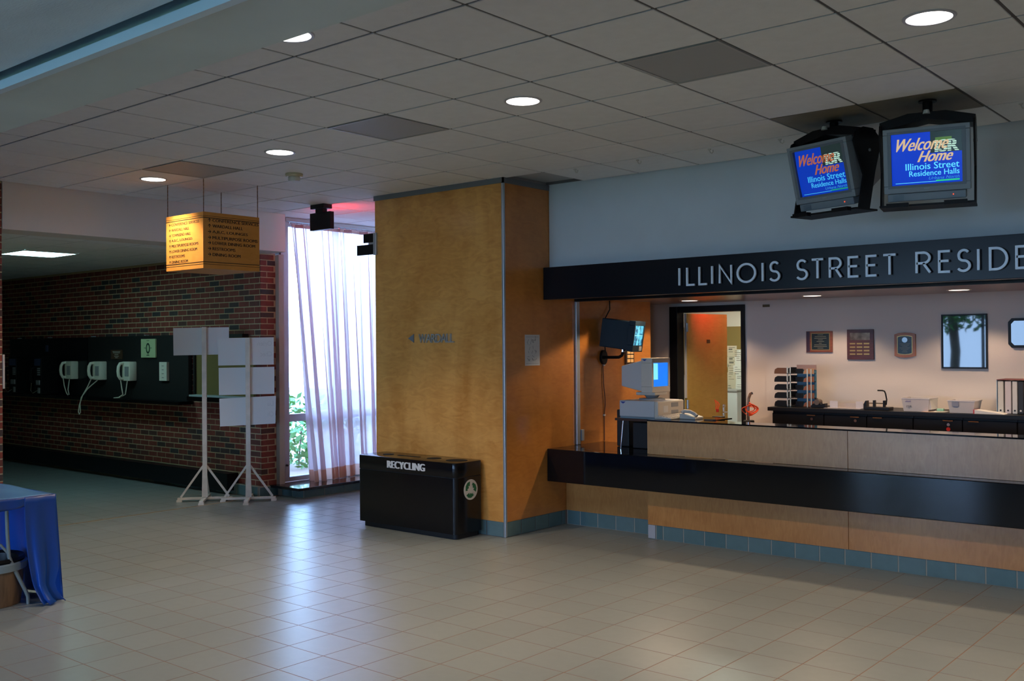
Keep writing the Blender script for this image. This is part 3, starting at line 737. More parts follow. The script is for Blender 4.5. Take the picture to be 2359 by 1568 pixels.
# ================================================================== EXIT SIGNS
ex = thing('exit_sign', 'black-backed exit sign hanging from ceiling, glowing red on far side', 'sign', (-8.49, 6.95, H))
MB().box(-8.60, -8.38, 6.89, 7.01, 3.215, H).build('canopy', m_blackp, ex, bevel=.004)
MB().box(-8.55, -8.43, 6.92, 6.98, 3.175, 3.215).build('neck', m_blackp, ex)
MB().box(-8.645, -8.31, 6.92, 6.975, 2.99, 3.175).build('housing', m_blackp, ex, bevel=.003)
MB().box(-8.63, -8.325, 6.975, 6.979, 3.0, 3.165).build('face', M('exit_face_white', (.5, .48, .46), .4), ex)
mb = text(MB(), 'EXIT', .22, .12, (-8.37, 6.9795, 3.022), NX, Z, Y, .001, bold=.08)
mb.build('lettering', EM('exit_red_letters', (1.0, .03, .04), 110.0), ex)
fg = thing('flag_sign', 'pair of dark flag plates bracketed on the left edge of the column', 'sign', (-7.60, 6.92, 2.73))
MB().box(-7.625, -7.585, 6.905, 6.93, 2.665, 2.89).build('bracket', m_alu, fg, bevel=.003)
MB().box(-7.77, -7.625, 6.905, 6.925, 2.795, 2.885).build('plate', m_blackp, fg, bevel=.002)
MB().box(-7.87, -7.625, 6.905, 6.925, 2.672, 2.775).build('plate', m_blackp, fg, bevel=.002)
MB().box(-7.70, -7.625, 6.912, 6.918, 2.775, 2.795).build('spacer', m_alu, fg)

# ================================================================== COLUMN LETTERING AND POSTER
wa = thing('wall_lettering', 'grey metal letters WARDALL with arrow on the column front', 'sign', (-6.8, 6.93, 1.77))
MB().prism([(0, .0425), (.08, .0), (.08, .085)], (-7.145, 6.928, 1.772), X, Z, NY, .006).build('arrow', m_grey_trim, wa)
xa = -6.99
cw = {'W': .105, 'A': .078, 'R': .066, 'D': .074, 'L': .054}
for ch in 'WARDALL':
    mb = text(MB(), ch, cw[ch]*.93, .084, (xa, 6.93, 1.770), X, Z, NY, .016); mb.build('letter', m_alu, wa); xa += cw[ch]*.92
po = thing('notice', 'white line-drawn notice taped to the right face of the column', 'poster', (-5.908, 7.33, 1.69))
MB().box(-5.9095, -5.9085, 7.225, 7.445, 1.548, 1.836).build('sheet', m_paper, po)
mb = MB(); rr = random.Random(3)
for (z0_, z1_) in ((1.565, 1.567), (1.815, 1.817)): mb.box(-5.9084, -5.908, 7.24, 7.43, z0_, z1_)
for k in range(26):
    y = 7.25+rr.random()*.15; z = 1.585+rr.random()*.2; a = rr.random()*PI; L = .012+rr.random()*.03
    mb.bar((-5.908, y, z), (-5.908, y+L*math.cos(a), z+L*math.sin(a)), .003, .0006, (1, 0, 0))
mb.build('drawing', M('grey_ink', (.10, .12, .15), .6), po)

# ================================================================== RECYCLING BIN
bn = thing('recycling_bin', 'black recycling bin with RECYCLING lettering standing against the column', 'bin', (-6.81, 6.73, 0))
X0, X1, Y0, Y1 = -7.47, -6.165, 6.545, 6.915
def rrect(x0, x1, y0, y1, r, n=6):
    return arc(x1-r, y1-r, r, r, 0, 90, n)+arc(x0+r, y1-r, r, r, 90, 180, n)+arc(x0+r, y0+r, r, r, 180, 270, n)+arc(x1-r, y0+r, r, r, 270, 360, n)
def rr_prism(mb, x0, x1, y0, y1, r, z0, z1, n=6): return mb.prism(rrect(x0, x1, y0, y1, r, n), (0, 0, z0), X, Y, Z, z1-z0)
m_bin = M('black_bin_enamel', (.005, .005, .006), .16, spec=.35)
rr_prism(MB(), X0+.04, X1-.03, Y0+.035, Y1-.02, .04, 0, .05).build('foot', m_blackm, bn)
rr_prism(MB(), X0, X1, Y0, Y1, .045, .05, .550).build('body', m_bin, bn, smooth=True)
rr_prism(MB(), X0, X1, Y0-.002, Y1, .046, .556, .688).build('lid', m_bin, bn, bevel=.006, smooth=True)
rr_prism(MB(), X0+.006, X1-.006, Y0+.005, Y1-.006, .04, .549, .557).build('seam', m_blackm, bn)
m_hole = M('hole_black', (.002, .002, .002), .9)
for cx, rx, ry in ((-7.24, .055, .055), (-6.62, .07, .07), (-6.33, .105, .095)):
    mb = MB(); mb.prism([(cx+rx*math.cos(a*PI/14), 6.74+ry*math.sin(a*PI/14)) for a in range(28)], (0, 0, .6885), X, Y, Z, .001); mb.build('opening', m_hole, bn)
rr_prism(MB(), -7.10, -6.80, 6.715, 6.755, .015, .6885, .6895).build('opening', m_hole, bn)
text(MB(), 'RECYCLING', .51, .068, (-7.05, Y0-.003, .590), X, Z, NY, .0015, bold=.24).build('lettering', M('white_vinyl', (.62, .60, .58), .5), bn)
MB().prism(arc(0, 0, .093, .093, 0, 360, 30)[:-1], (X1+.0005, 6.745, .435), Y, Z, X, .001).build('badge', M('badge_white', (.62, .60, .56), .5), bn)
mb = MB()
for k in range(3):
    a0 = 90+120*k; c = lambda r, a: (r*math.cos(math.radians(a)), r*math.sin(math.radians(a)))
    pts = [c(.075, a0+8), c(.078, a0+34), c(.076, a0+62), c(.068, a0+96), c(.040, a0+98), c(.046, a0+82), c(.030, a0+60), c(.048, a0+40), c(.034, a0+22)]
    mb.prism(pts, (X1+.0015, 6.745, .435), Y, Z, X, .001)
mb.build('recycling_arrows', M('recycling_green', (.0, .13, .055), .5), bn)

# ================================================================== CURTAIN
cu = thing('curtain', 'long sheer pinkish curtain hanging in front of the bright window', 'curtain', (-9.6, 8.3, 3.2))
import bisect
def curtain_pt(t, v, off=0.0):
    # t along the track 0..1, v 0 top .. 1 bottom
    ph = t*2*PI*14+1.3*math.sin(t*9)+.9*math.sin(t*23)+.5*math.sin(t*51+2)+.35*v*math.sin(t*30)
    amp = (.024+.034*v)*(1+.5*math.sin(t*17+1)+.25*math.sin(t*41))
    y = 7.375+t*2.6+.32*v*(1-t)**2.5+.046*math.sin(2*ph+.4)*(.5+.7*v)
    x = -9.60+amp*math.sin(ph)+off+.02*v*math.sin(t*5)
    return (x, y, 3.19-(3.19-zb(t))*v)
def zb(t): return .125+.05*t
NT, NV = 560, 24
MB().grid([[curtain_pt(i/NT, j/NV*.955) for j in range(NV+1)] for i in range(NT+1)]).build('sheer_cloth', m_curtain, cu, smooth=True)
MB().grid([[curtain_pt(i/NT, .955+j/3*.045) for j in range(4)] for i in range(NT+1)]).build('hem', m_hem, cu, smooth=True)
MB().grid([[curtain_pt(i/NT, j/2*.012) for j in range(3)] for i in range(NT+1)]).build('heading_tape', M('heading_tape', (.45, .28, .24), .8), cu)
MB().box(-9.63, -9.57, 7.31, 10.2, 3.215, 3.258).build('track', m_pc_grey, cu, bevel=.003)
for k in range(22):
    y = 7.39+k*.093
    MB().tube([(-9.60, y, 3.215), (-9.60, y, 3.198), (-9.594, y+.006, 3.19), (-9.588, y, 3.197)], .004, 6).build('hook', m_steel, cu)

# ================================================================== OUTSIDE THE WINDOW
struct(MB().box(-40, -9.9, -4, 30, -.4, -.15).build('ground_outside', M('pale_paving_outside', (.34, .35, .36), .9)))
struct(MB().box(-30, 20, -30, -5.2, -.4, -.15).build('ground_outside', M('lawn_outside', (.20, .26, .12), .9)))
def foliage(name, c, rad, n, size, mat, seed, parent=None):
    rr = random.Random(seed); mb = MB()
    for k in range(n):
        a, b = rr.random()*2*PI, math.acos(2*rr.random()-1); r = rr.random()**.4
        p = Vector((c[0]+rad[0]*r*math.sin(b)*math.cos(a), c[1]+rad[1]*r*math.sin(b)*math.sin(a), c[2]+rad[2]*r*math.cos(b)))
        u = Vector((rr.uniform(-1, 1), rr.uniform(-1, 1), rr.uniform(-1, 1))).normalized(); v = u.orthogonal().normalized(); s_ = size*rr.uniform(.6, 1.3)
        mb.add([p-u*s_, p-v*s_*.45, p+u*s_, p+v*s_*.45], [(0, 1, 2, 3)])
    o = mb.build(name, mat, parent, rnd=True); return o
m_leaf = M('green_leaves', (.13, .30, .07), .6)  # one plain leaf green for shrub and trees
m_leaf2 = M('dark_leaves', (.06, .16, .05), .6)
sh = thing('shrub', 'green shrub outside seen through the gap beside the curtain', 'shrub', (-12.0, 9.3, -.2))
o = foliage('leaves', (-12.0, 9.3, .35), (.7, 1.4, .75), 1500, .06, m_leaf, 5, sh); o['kind'] = 'stuff'
mb = MB()
for k in range(6): mb.tube([(-12.0, 8.6+k*.25, -.16), (-12.0+.1*math.sin(k), 8.6+k*.27, .5)], .012, 5)
mb.build('stem', M('bark', (.12, .08, .05), .9), sh)
for k, (x, y, wd) in enumerate(((-8.7, -9.6, 'left'), (-3.6, -11.5, 'middle'), (1.2, -10.8, 'right'))):
    tr = thing('tree', 'leafy tree on the lawn behind the camera, ' + wd + ' one of three', 'tree', (x, y, -.15), 'trees on the lawn behind')
    MB().tube([(x, y, -.2), (x+.1, y, 1.5), (x, y+.1, 3.0)], .13, 8).build('trunk', M('bark', (.12, .08, .05), .9), tr, smooth=True)
    o = foliage('leaves', (x, y, 3.2), (1.5, 1.2, 1.25), 1600, .12, m_leaf, 20+k, tr); o['kind'] = 'stuff'

# ================================================================== TIMBER SIGN STANDS
def stand(cx, cy, top, boards, label, n_label):
    rot = math.atan2(.75, .66)
    t = thing('sign_stand', label, 'sign stand', (cx, cy, 0), 'timber sign stands', rotz=rot, local=True)
    # local x runs across the picture, local -y towards the camera
    MB().box(-.025, .025, -.02, .02, .045, top).build('post', m_stand, t, bevel=.002)
    for a in ((-.30, .30, -.022, .022), (-.022, .022, -.30, .30)):
        MB().box(a[0], a[1], a[2], a[3], .022, .046).build('foot_bar', m_stand, t, bevel=.002)
    for x, y in ((-.28, 0), (.28, 0), (0, -.28), (0, .28)): MB().box(x-.03, x+.03, y-.03, y+.03, 0, .022).build('foot_pad', m_stand, t)
    for x, y in ((-1, 0), (1, 0), (0, 1), (0, -1)):
        if y == -1: MB().prism([(-.03, .05), (.035, .05), (.028, .40), (-.022, .40)], (0, -.022, 0), X, Z, NY, .018).build('gusset', m_stand, t); 
        else: MB().bar((x*.02, y*.02, .40), (x*.265, y*.265, .05), .022, .022, (y, x, 0)).build('brace', m_stand, t)
    for (u0, u1, z0, z1, tilt, ghost) in boards:
        mb = MB(); mb.prism([(u0, z0), (u1, z0+tilt), (u1+tilt*.3, z1+tilt), (u0-tilt*.3, z1)], (0, .022, 0), X, Z, Y, .006)
        b = mb.build('board', m_board, t)
        if ghost:
            mb = MB(); h = .055
            for k, s in enumerate(ghost):
                w = .032*len(s); text(mb, s, w, h, (u1-.02, .0215, z1-.09-k*.12), NX, Z, NY, .0006)
            mb.build('lettering', M('ghost_lettering', (.62, .65, .70), .8), b)
    return t
stand(-10.03, 6.51, 1.975, [(-.34, .268, 1.655, 1.965, .008, None)], 'left timber stand holding one blank white board, beside the brick wall', 0)
stand(-9.637, 6.817, 1.848, [(-.328, .286, 1.537, 1.847, .006, ['Orien', 'Chec']), (-.322, .29, 1.203, 1.511, .006, None), (-.312, .30, .848, 1.163, .022, ['Lu', 'Ch'])],
      'right timber stand holding three stacked white boards, beside the window', 0)

# ================================================================== PHONE WALL
pb = thing('phone_backboard', 'long black phone backboard with shelf fixed to the corridor brick wall', 'board', (-13.7, 7.06, 1.05))
MB().box(-16.18, -13.73, 7.03, 7.083, 1.055, 1.90).build('panel', m_dark, pb)
MB().box(-13.72, -11.19, 7.035, 7.083, 1.055, 1.905).build('panel', m_blackm, pb)
MB().box(-16.25, -11.15, 6.86, 7.08, 1.035, 1.075).build('shelf', m_black, pb, bevel=.004)
for x in (-15.9, -14.9, -13.6, -12.2): MB().box(x-.02, x+.02, 7.03, 7.08, 1.905, 1.918).build('clip', m_alu, pb)
pn = [('ivory wall phone with short cord, left of the three on black board', -13.995), ('ivory wall phone with long dangling cord loop, middle of three', -13.19), ('ivory wall phone nearest the green framed notice, cord on shelf', -12.405)]
for k, (lb, xr) in enumerate(pn):
    t = thing('wall_phone', lb, 'telephone', (xr-.1, 7.035, 1.305), 'ivory wall phones')
    MB().box(xr-.20, xr, 6.925, 7.033, 1.31, 1.565).build('body', m_phone, t, bevel=.012, smooth=True)
    MB().box(xr-.115, xr-.02, 6.918, 6.926, 1.37, 1.50).build('keypad', m_pc_grey, t, bevel=.002)
    xh = xr-.165
    MB().tube([(xh, 6.93, 1.545), (xh, 6.885, 1.54), (xh, 6.862, 1.50), (xh, 6.855, 1.44), (xh, 6.862, 1.38), (xh, 6.885, 1.34), (xh, 6.93, 1.335)], .021, 10).build('handset', m_phone, t, smooth=True)
    p0 = Vector((xh, 6.89, 1.325)); p1 = Vector((xr-.10, 6.95, 1.31))
    if k == 0: pts = [p0, (xh+.01, 6.90, 1.22), (xh+.03, 6.92, 1.12), (xh+.05, 6.93, 1.085), (xh+.09, 6.93, 1.09), (xh+.06, 6.93, 1.16), p1]
    elif k == 1: pts = [p0, (xh-.06, 6.87, 1.22), (xh-.14, 6.84, 1.10), (xh-.22, 6.83, .96), (xh-.245, 6.83, .87), (xh-.22, 6.83, .835), (xh-.185, 6.83, .86), (xh-.20, 6.83, .97), (xh-.18, 6.84, 1.07), (xh-.06, 6.87, 1.19), p1]
    else: pts = [p0, (xh+.01, 6.90, 1.22), (xh+.02, 6.91, 1.13), (xh-.03, 6.88, 1.09), (xh-.14, 6.87, 1.082), (xh-.04, 6.90, 1.088), (xh+.05, 6.93, 1.13), p1]
    MB().tube(pts, .0075, 6).build('cord', m_phone, t, smooth=True)
for k, (xa, xb, lb) in enumerate(((-15.663, -15.40, 'dark payphone at the far left end of the phone backboard'), (-14.834, -14.60, 'dark payphone left of the ivory wall phones'))):
    t = thing('payphone', lb, 'telephone', (xa, 7.03, 1.08), 'dark payphones')
    MB().box(xa, xb, 6.78, 7.03, 1.085, 1.63).build('housing', m_blackp, t, bevel=.006)
    MB().box(xa+.03, xb-.02, 6.774, 6.78, 1.50, 1.60).build('instruction_plate', M('blue_metal', (.12, .18, .40), .25, metal=.8), t)
    for i in range(4):
        for j in range(3): MB().box(xb-.11+j*.03, xb-.09+j*.03, 6.772, 6.78, 1.36+i*.03, 1.38+i*.03).build('button', m_alu, t)
    MB().box(xa+.09, xb-.03, 6.768, 6.78, 1.22, 1.29).build('coin_plate', m_alu, t, bevel=.004)
    MB().box(xb-.09, xb-.03, 6.768, 6.78, 1.10, 1.18).build('coin_return', m_pc_grey, t, bevel=.004)
    MB().tube([(xa+.04, 6.78, 1.47), (xa+.04, 6.73, 1.46), (xa+.04, 6.715, 1.36), (xa+.04, 6.73, 1.26), (xa+.04, 6.78, 1.25)], .017, 8).build('handset', m_blackp, t, smooth=True)
    MB().tube([(xa+.04, 6.73, 1.25), (xa+.02, 6.73, 1.14), (xa+.08, 6.73, 1.10), (xa+.13, 6.775, 1.14)], .006, 6).build('cord', m_steel, t)
o = tag(MB().box(-14.98, -14.90, 7.022, 7.029, 1.70, 1.80).build('card_holder', M('blue_metal', (.12, .18, .40), .25, metal=.8), bevel=.002), 'small bluish metal plate on the left black phone panel', 'plate')
t = thing('framed_notice', 'pale green framed notice with dark oval emblem on black phone board', 'notice', (-12.085, 7.03, 1.73))
MB().box(-12.265, -11.915, 7.01, 7.033, 1.618, 1.862).build('frame', M('pale_green_board', (.50, .60, .34), .6), t, bevel=.003)
mb = MB(); q = (-12.09, 7.0095, 1.74)
mb.prism([(.050*math.cos(a*PI/15), .07*math.sin(a*PI/15)) for a in range(30)], q, X, Z, NY, .0008); mb.build('emblem', M('dark_green_ink', (.02, .05, .03), .6), t)
mb = MB(); mb.prism([(.028*math.cos(a*PI/15), .045*math.sin(a*PI/15)) for a in range(30)], (q[0], 7.0085, q[2]), X, Z, NY, .0006)
mb.build('emblem_centre', M('pale_green_board2', (.42, .52, .30), .6), t)
mb = MB()
for z, w in ((1.838, .07), (1.645, .08), (1.652, .05), (1.74, .19)): mb.box(q[0]-w/2, q[0]+w/2, 7.0088, 7.0092, z, z+.006)
mb.build('text_line', M('dark_green_ink', (.02, .05, .03), .6), t)
t = thing('plaque', 'small brown plaque with white text between middle and right wall phones', 'plaque', (-12.91, 7.03, 1.66))
MB().box(-13.06, -12.765, 7.02, 7.034, 1.597, 1.722).build('plate', M('brown_plaque', (.07, .035, .02), .5), t, bevel=.002)
mb = MB()
for z, w in ((1.695, .20), (1.678, .18), (1.655, .10), (1.632, .12), (1.612, .07)): mb.box(-12.9125-w/2, -12.9125+w/2, 7.0192, 7.0196, z, z+.008)
mb.build('text_line', M('pale_ink', (.5, .48, .42), .6), t)
t = thing('wall_box', 'narrow white upright wall box with four slots on black phone board', 'wall box', (-11.71, 7.03, 1.33))
MB().box(-11.80, -11.625, 6.995, 7.034, 1.322, 1.562).build('case', m_phone, t, bevel=.004)
for k in range(4): MB().box(-11.735, -11.69, 6.993, 6.996, 1.36+k*.05, 1.365+k*.05).build('slot', m_blackm, t)
t = thing('notice_board', 'khaki wall board with black frame and ledge behind sign stands', 'board', (-10.4, 7.05, 1.1))
MB().box(-11.03, -9.85, 7.045, 7.083, 1.165, 1.86).build('panel', m_khaki, t)
MB().box(-11.06, -11.03, 7.02, 7.083, 1.10, 1.885).build('frame', m_blackm, t); MB().box(-11.06, -10.0, 7.0, 7.083, 1.86, 1.90).build('frame', m_blackm, t)
MB().box(-11.03, -9.90, 6.94, 7.083, 1.145, 1.165).build('ledge_top', M('pale_ledge', (.45, .55, .56), .35), t)
MB().box(-11.05, -9.90, 6.92, 7.083, 1.09, 1.145).build('ledge', m_black, t, bevel=.004)
tag(MB().box(-9.60, -9.405, 4.021, 4.04, 1.38, 1.69).build('edge_board', M('pale_board', (.45, .42, .42), .6), bevel=.002), 'thin pale board on the end of the left brick pier', 'board')

# ================================================================== FOLDING TABLE, SHEET, BIN (left edge)
t = thing('folding_table', 'folding table with grey tubular legs under the blue plastic sheet', 'table', (-7.8, 2.9, 0))
MB().box(-8.70, -6.89, 2.53, 3.265, .70, .732).build('tabletop', M('table_laminate', (.35, .30, .22), .5), t, bevel=.004)
m_leg = M('grey_green_enamel', (.26, .30, .29), .4)
for xl in (-6.96, -8.6):
    for sgn in (1, -1):
        q = lambda y, z: (xl, 2.90+sgn*(y-2.90), z)
        MB().tube([q(2.995, .70), q(3.0, .50), q(3.01, .34), q(3.05, .24), q(3.12, .09), q(3.135, .05), q(3.137, .0)], .0125, 10).build('leg', m_leg, t, smooth=True)
    MB().tube([(xl, 2.80, .685), (xl, 3.05, .685)], .011, 8).build('crossbar', m_leg, t)
MB().tube([(-6.96, 3.008, .36), (-6.99, 2.97, .42), (-7.06, 2.9, .445), (-7.35, 2.9, .56), (-7.5, 2.9, .70)], .010, 8).build('brace', m_leg, t, smooth=True)
cl = thing('plastic_sheet', 'blue plastic sheet draped over the folding table, trailing on floor', 'sheet', (-7.8, 2.9, .74))
def zt(x, y): return .738+.002*math.sin(9*x+4*y)+.0015*math.sin(23*y-6*x)
P = [[(-8.72+1.855*i/36, 2.52+.765*j/18, zt(-8.72+1.855*i/36, 2.52+.765*j/18)) for j in range(19)] for i in range(37)]
MB().grid(P).build('top', m_blue, cl, smooth=True, solid=.0015)
P = []
for i in range(61):          # far side drop, seen from inside under the table
    x = -8.72+1.855*i/60
    P.append([(x+.03*(j/14)*math.sin(x*5), 3.285+.022*math.sin(x*19)*(j/14)+.03*(j/14), .738-.725*j/14) for j in range(15)])
MB().grid(P).build('back_drop', m_blue, cl, smooth=True, solid=.0015)
P = []
for i in range(25):          # corner drop wrapping round the right end, flaring at the floor
    s = i/24; col = []
    for j in range(17):
        v = j/16; y = 3.285-.215*s; f = v**2.2
        gather = .5*f if v > .55 else 0
        yy = y+(.012*math.sin(s*16)*v)+.045*f*(1-s)+(.10*f*s); xx = -6.862+.02*math.sin(s*11+1)*v+.10*max(0, v-.8)*5*(0.4+.6*s)*.8
        yy -= .05*math.exp(-((v-.84)/.12)**2)*(1-s)
        col.append((xx, yy, max(.006+.012*abs(math.sin(s*9)), .738-.745*v)))
    P.append(col)
MB().grid(P).build('corner_drop', m_blue, cl, smooth=True, solid=.0015)
P = []
for i in range(41):          # short skirt along the end
    y = 2.52+.56*i/40
    P.append([(-6.862+.008*math.sin(y*40)*j/4, y, .738-(.045+.03*abs(math.sin(y*7)))*j/4) for j in range(5)])
MB().grid(P).build('skirt', m_blue, cl, smooth=True, solid=.0015)
bc = (-7.17, 2.96, 0)
t = thing('round_tub', 'brown round tub with pale rim and dark liner under the table', 'tub', bc)
m_tub = M('brown_tub', (.22, .13, .07), .6, var=.35, vs=5, stretch=(6, 6, .6))
MB().lathe([(0, .002), (.20, .002), (.215, .10), (.222, .24), (.215, .242), (.205, .05), (0, .03)], bc).build('body', m_tub, t, smooth=True)
MB().lathe([(.222, .235), (.24, .24), (.245, .285), (.235, .295), (.215, .29), (.212, .24)], bc).build('rim', M('pale_blue_rim', (.28, .36, .40), .4), t, smooth=True)
MB().lathe([(.212, .285), (.232, .305), (.225, .325), (.19, .31), (.17, .22), (0, .20)], bc).build('liner', m_blackp, t, smooth=True)

# ================================================================== HANGING TELEVISIONS
def emis(name, c, s=1.0): return EM(name, c, s)
def television(cen, yw, tilt, label, tan, mount_label, glow):
    t = thing('television', label, 'television', cen, 'hanging televisions', local=True)
    t.rotation_euler = (tilt, 0, yw)
    W, Hh = .50, .40
    f = MB(); w0, w1, z0, z1 = -.203, .203, -.152, .165       # screen opening
    f.box(-W/2, W/2, 0, .07, z1, Hh/2); f.box(-W/2, W/2, 0, .07, -Hh/2, z0); f.box(-W/2, w0, 0, .07, z0, z1); f.box(w1, W/2, 0, .07, z0, z1)
    f.build('bezel', m_tv, t, bevel=.004)
    g = MB()
    for a in ((w0-.022, w1+.022, z1, z1+.016), (w0-.022, w1+.022, z0-.016, z0), (w0-.022, w0, z0, z1), (w1, w1+.022, z0, z1)): g.box(a[0], a[1], -.002, .03, a[2], a[3])
    g.build('screen_surround', m_tv_bez, t, bevel=.001)
    b = MB(); A = [(-.245, .07, -.19), (.245, .07, -.19), (.245, .07, .19), (-.245, .07, .19), (-.235, .20, -.18), (.235, .20, -.18), (.235, .20, .18), (-.235, .20, .18), (-.16, .44, -.13), (.16, .44, -.13), (.16, .44, .10), (-.16, .44, .10)]
    b.add(A, [(0, 1, 2, 3), (0, 4, 5, 1), (1, 5, 6, 2), (2, 6, 7, 3), (3, 7, 4, 0), (4, 8, 9, 5), (5, 9, 10, 6), (6, 10, 11, 7), (7, 11, 8, 4), (8, 11, 10, 9)])
    b.build('rear_shell', m_pc_grey, t, bevel=.006)
    sp = MB().box(-.232, .222, .01, .16, -.252, -.202).build('speaker_panel', m_tv, t, bevel=.005)
    for k in range(5): MB().box(-.20, -.135, .008, .011, -.243+k*.007, -.240+k*.007).build('speaker_slot', m_tv_bez, sp)
    MB().cyl((.150, .010, -.226), (.150, .006, -.226), .004, n=8).build('power_light', emis('red_led', (1, .10, .03), 1.2), sp)
    text(MB(), 'SONY', .032, .006, (-.016, 0, -.181), X, Z, NY, .0005).build('lettering', m_alu, t)
    # picture: bowed glass and the graphics on it
    dep = lambda u, v: .012+.010*((2*u-1)**2+(2*v-1)**2)*.5
    P3 = lambda u, v, e=0: (w0+(w1-w0)*u, dep(u, v)-e, z1-(z1-z0)*v)
    n = 12
    MB().grid([[P3(i/n, j/n) for j in range(n+1)] for i in range(n+1)]).build('screen', EM('tv_blue_'+glow, (.003, .038, .50) if glow == 'b' else (.003, .035, .40), 1.0), t, smooth=True)
    def quad(mb, u0, u1, v0, v1, e=.001):
        k = 6
        for i in range(k):
            a, c = u0+(u1-u0)*i/k, u0+(u1-u0)*(i+1)/k
            mb.add([P3(a, v1, e), P3(c, v1, e), P3(c, v0, e), P3(a, v0, e)], [(0, 1, 2, 3)])
        return mb
    def word(s, u0, u1, v0, v1, mat, shear=0, bold=0, name='screen_text'):
        mb = MB(); text(mb, s, w1*2*(u1-u0), (z1-z0)*(v1-v0), (w0+(w1-w0)*u0, 0, z1-(z1-z0)*v1), X, Z, NY, 0, shear, bold)
        mb.v = [(p[0], dep((p[0]-w0)/(w1-w0), (z1-p[2])/(z1-z0))-(.0040 if shear else .0022), p[2]) for p in mb.v]
        return mb.build(name, mat, t)
    quad(MB(), .56, 1.0, 0, .41).build('screen_photo', EM('tv_dark', (.015, .028, .028), 1.0), t)
    if glow == 'b': quad(MB(), .63, .86, .12, .19, .0014).build('screen_photo', EM('tv_olive', (.07, .16, .03), 1.0), t)
    word('ISR', .62, .96, .17, .40, EM('tv_white_'+glow, (.50, .75, .62), .9), 0, .15)
    mb = MB()
    for k in range(5): quad(mb, .60, .98, .192+k*.043, .205+k*.043, .0030)
    mb.build('screen_photo', EM('tv_dark', (.015, .028, .028), 1.0), t)
    word('Welcome', .07, .82, .10, .34, tan, .55, .06); word('Home', .37, .88, .36, .57, tan, .55, .08)
    cy = EM('tv_cyan_'+glow, (.12, .68, 1.0) if glow == 'b' else (.06, .48, .80), 1.0)
    word('Illinois Street', .20, .96, .585, .715, cy, 0, .03); word('Residence Halls', .25, .96, .735, .84, cy, 0, .03)
    word('Urbana North', .53, .96, .865, .92, EM('tv_dimcyan_'+glow, (.05, .36, .75), .8), .3, 0)
    quad(MB(), .05, .64, .955, .965).build('screen_rule', cy, t)
    quad(MB(), .63, .96, .935, .965).build('screen_rule', EM('tv_green_'+glow, (.02, .55, .22) if glow == 'b' else (.01, .26, .20), 1.0), t)
    # yoke
    m = thing('television_mount', mount_label, 'mount', cen, 'ceiling television mounts', local=True); m.rotation_euler = (0, 0, yw)
    top = H-cen[2]
    for sx_ in (-1, 1):
        x = sx_*.272
        MB().prism([(.00, .17), (.03, .235), (.10, .27), (.20, .27), (.27, .215), (.275, .15), (.22, -.02), (.16, -.27), (.05, -.27), (.10, -.05)], (x-.006, 0, 0), Y, Z, X, .012).build('arm', m_blackp, m)
        MB().cyl((x-.012, .16, .12), (x+.012, .16, .12), .010, n=10).build('bolt', m_pc_grey, m)
    MB().prism([(-.278, .20), (-.278, .262), (-.11, .305), (.11, .305), (.278, .262), (.278, .20), (.262, .215), (.0, .262), (-.262, .215)], (0, .06, 0), X, Z, Y, .17).build('crossbar', m_blackp, m)
    MB().cyl((0, .15, .30), (0, .15, top), .03, n=16).cyl((0, .15, top-.010), (0, .15, top), .055, n=20).build('pipe', m_blackp, m)
    MB().cyl((0, .05, .292), (0, .05, .315), .022, .016, n=16).build('nut', m_white, m)
    MB().box(-.278, .278, .02, .24, -.282, -.270).build('tray', m_blackp, m)
    for x in (-.235, .10): MB().box(x, x+.13, -.01, .03, -.288, -.262).build('tray_lip', m_blackp, m)
    for x in (-.15, -.135): MB().tube([(x, .20, .30), (x+.01, .21, .22), (x, .24, .12)], .004, 6).build('cable', m_blackp, m)
television((-2.79, 6.60, 2.90), -.293, .255, 'left hanging television turned away, showing orange Welcome Home on blue', EM('tv_orange', (.42, .12, .05), .9), 'black yoke mount carrying the left turned television', 'a')
television((-2.03, 6.417, 2.867), .233, .173, 'right hanging television facing forward, showing tan Welcome Home on blue', EM('tv_tan', (.66, .47, .27), .95), 'black yoke mount carrying the right forward-facing television', 'b')

# ================================================================== COMPUTER ON THE COUNTER END
sf = thing('computer_shelf', 'dark-edged shelf on chrome legs holding the beige computer', 'shelf', (-5.1, 8.2, .755))
MB().box(-5.345, -4.885, 7.86, 8.52, 1.028, 1.050).build('board', M('brown_edge', (.06, .025, .015), .4), sf, bevel=.002)
for x, y, dx in ((-5.29, 7.92, .03), (-5.29, 8.45, .03), (-4.93, 7.92, -.05), (-4.93, 8.45, -.05)): MB().tube([(x, y, 1.03), (x-dx*.3, y, .95), (x-dx, y, .757)], .007, 8).build('leg', m_steel, sf)
tag(MB().box(-5.27, -4.93, 8.05, 8.40, .757, 1.0).build('dark_box', m_blackm, bevel=.006), 'matte black box standing under the computer shelf', 'box')
tag(MB().box(-5.50, -5.36, 8.12, 8.42, .757, 1.11).build('dark_box', m_blackm, bevel=.01), 'tall dark block added for the shadow left of the computer shelf', 'box')  # block added where only shadow darkens the counter
pc = thing('desktop_computer', 'beige desktop computer case lying flat beneath the monitor', 'computer', (-5.1, 8.12, 1.06))
MB().box(-5.312, -4.93, 7.89, 8.345, 1.066, 1.216).build('case', m_pc_grey if False else M('pc_case_grey', (.52, .52, .53), .5), pc, bevel=.008)
MB().box(-4.93, -4.888, 7.885, 8.35, 1.062, 1.214).build('front_fascia', m_pc, pc, bevel=.012)
MB().box(-5.30, -4.90, 7.885, 8.33, 1.051, 1.066).build('base', M('pc_base', (.20, .27, .30), .5), pc)
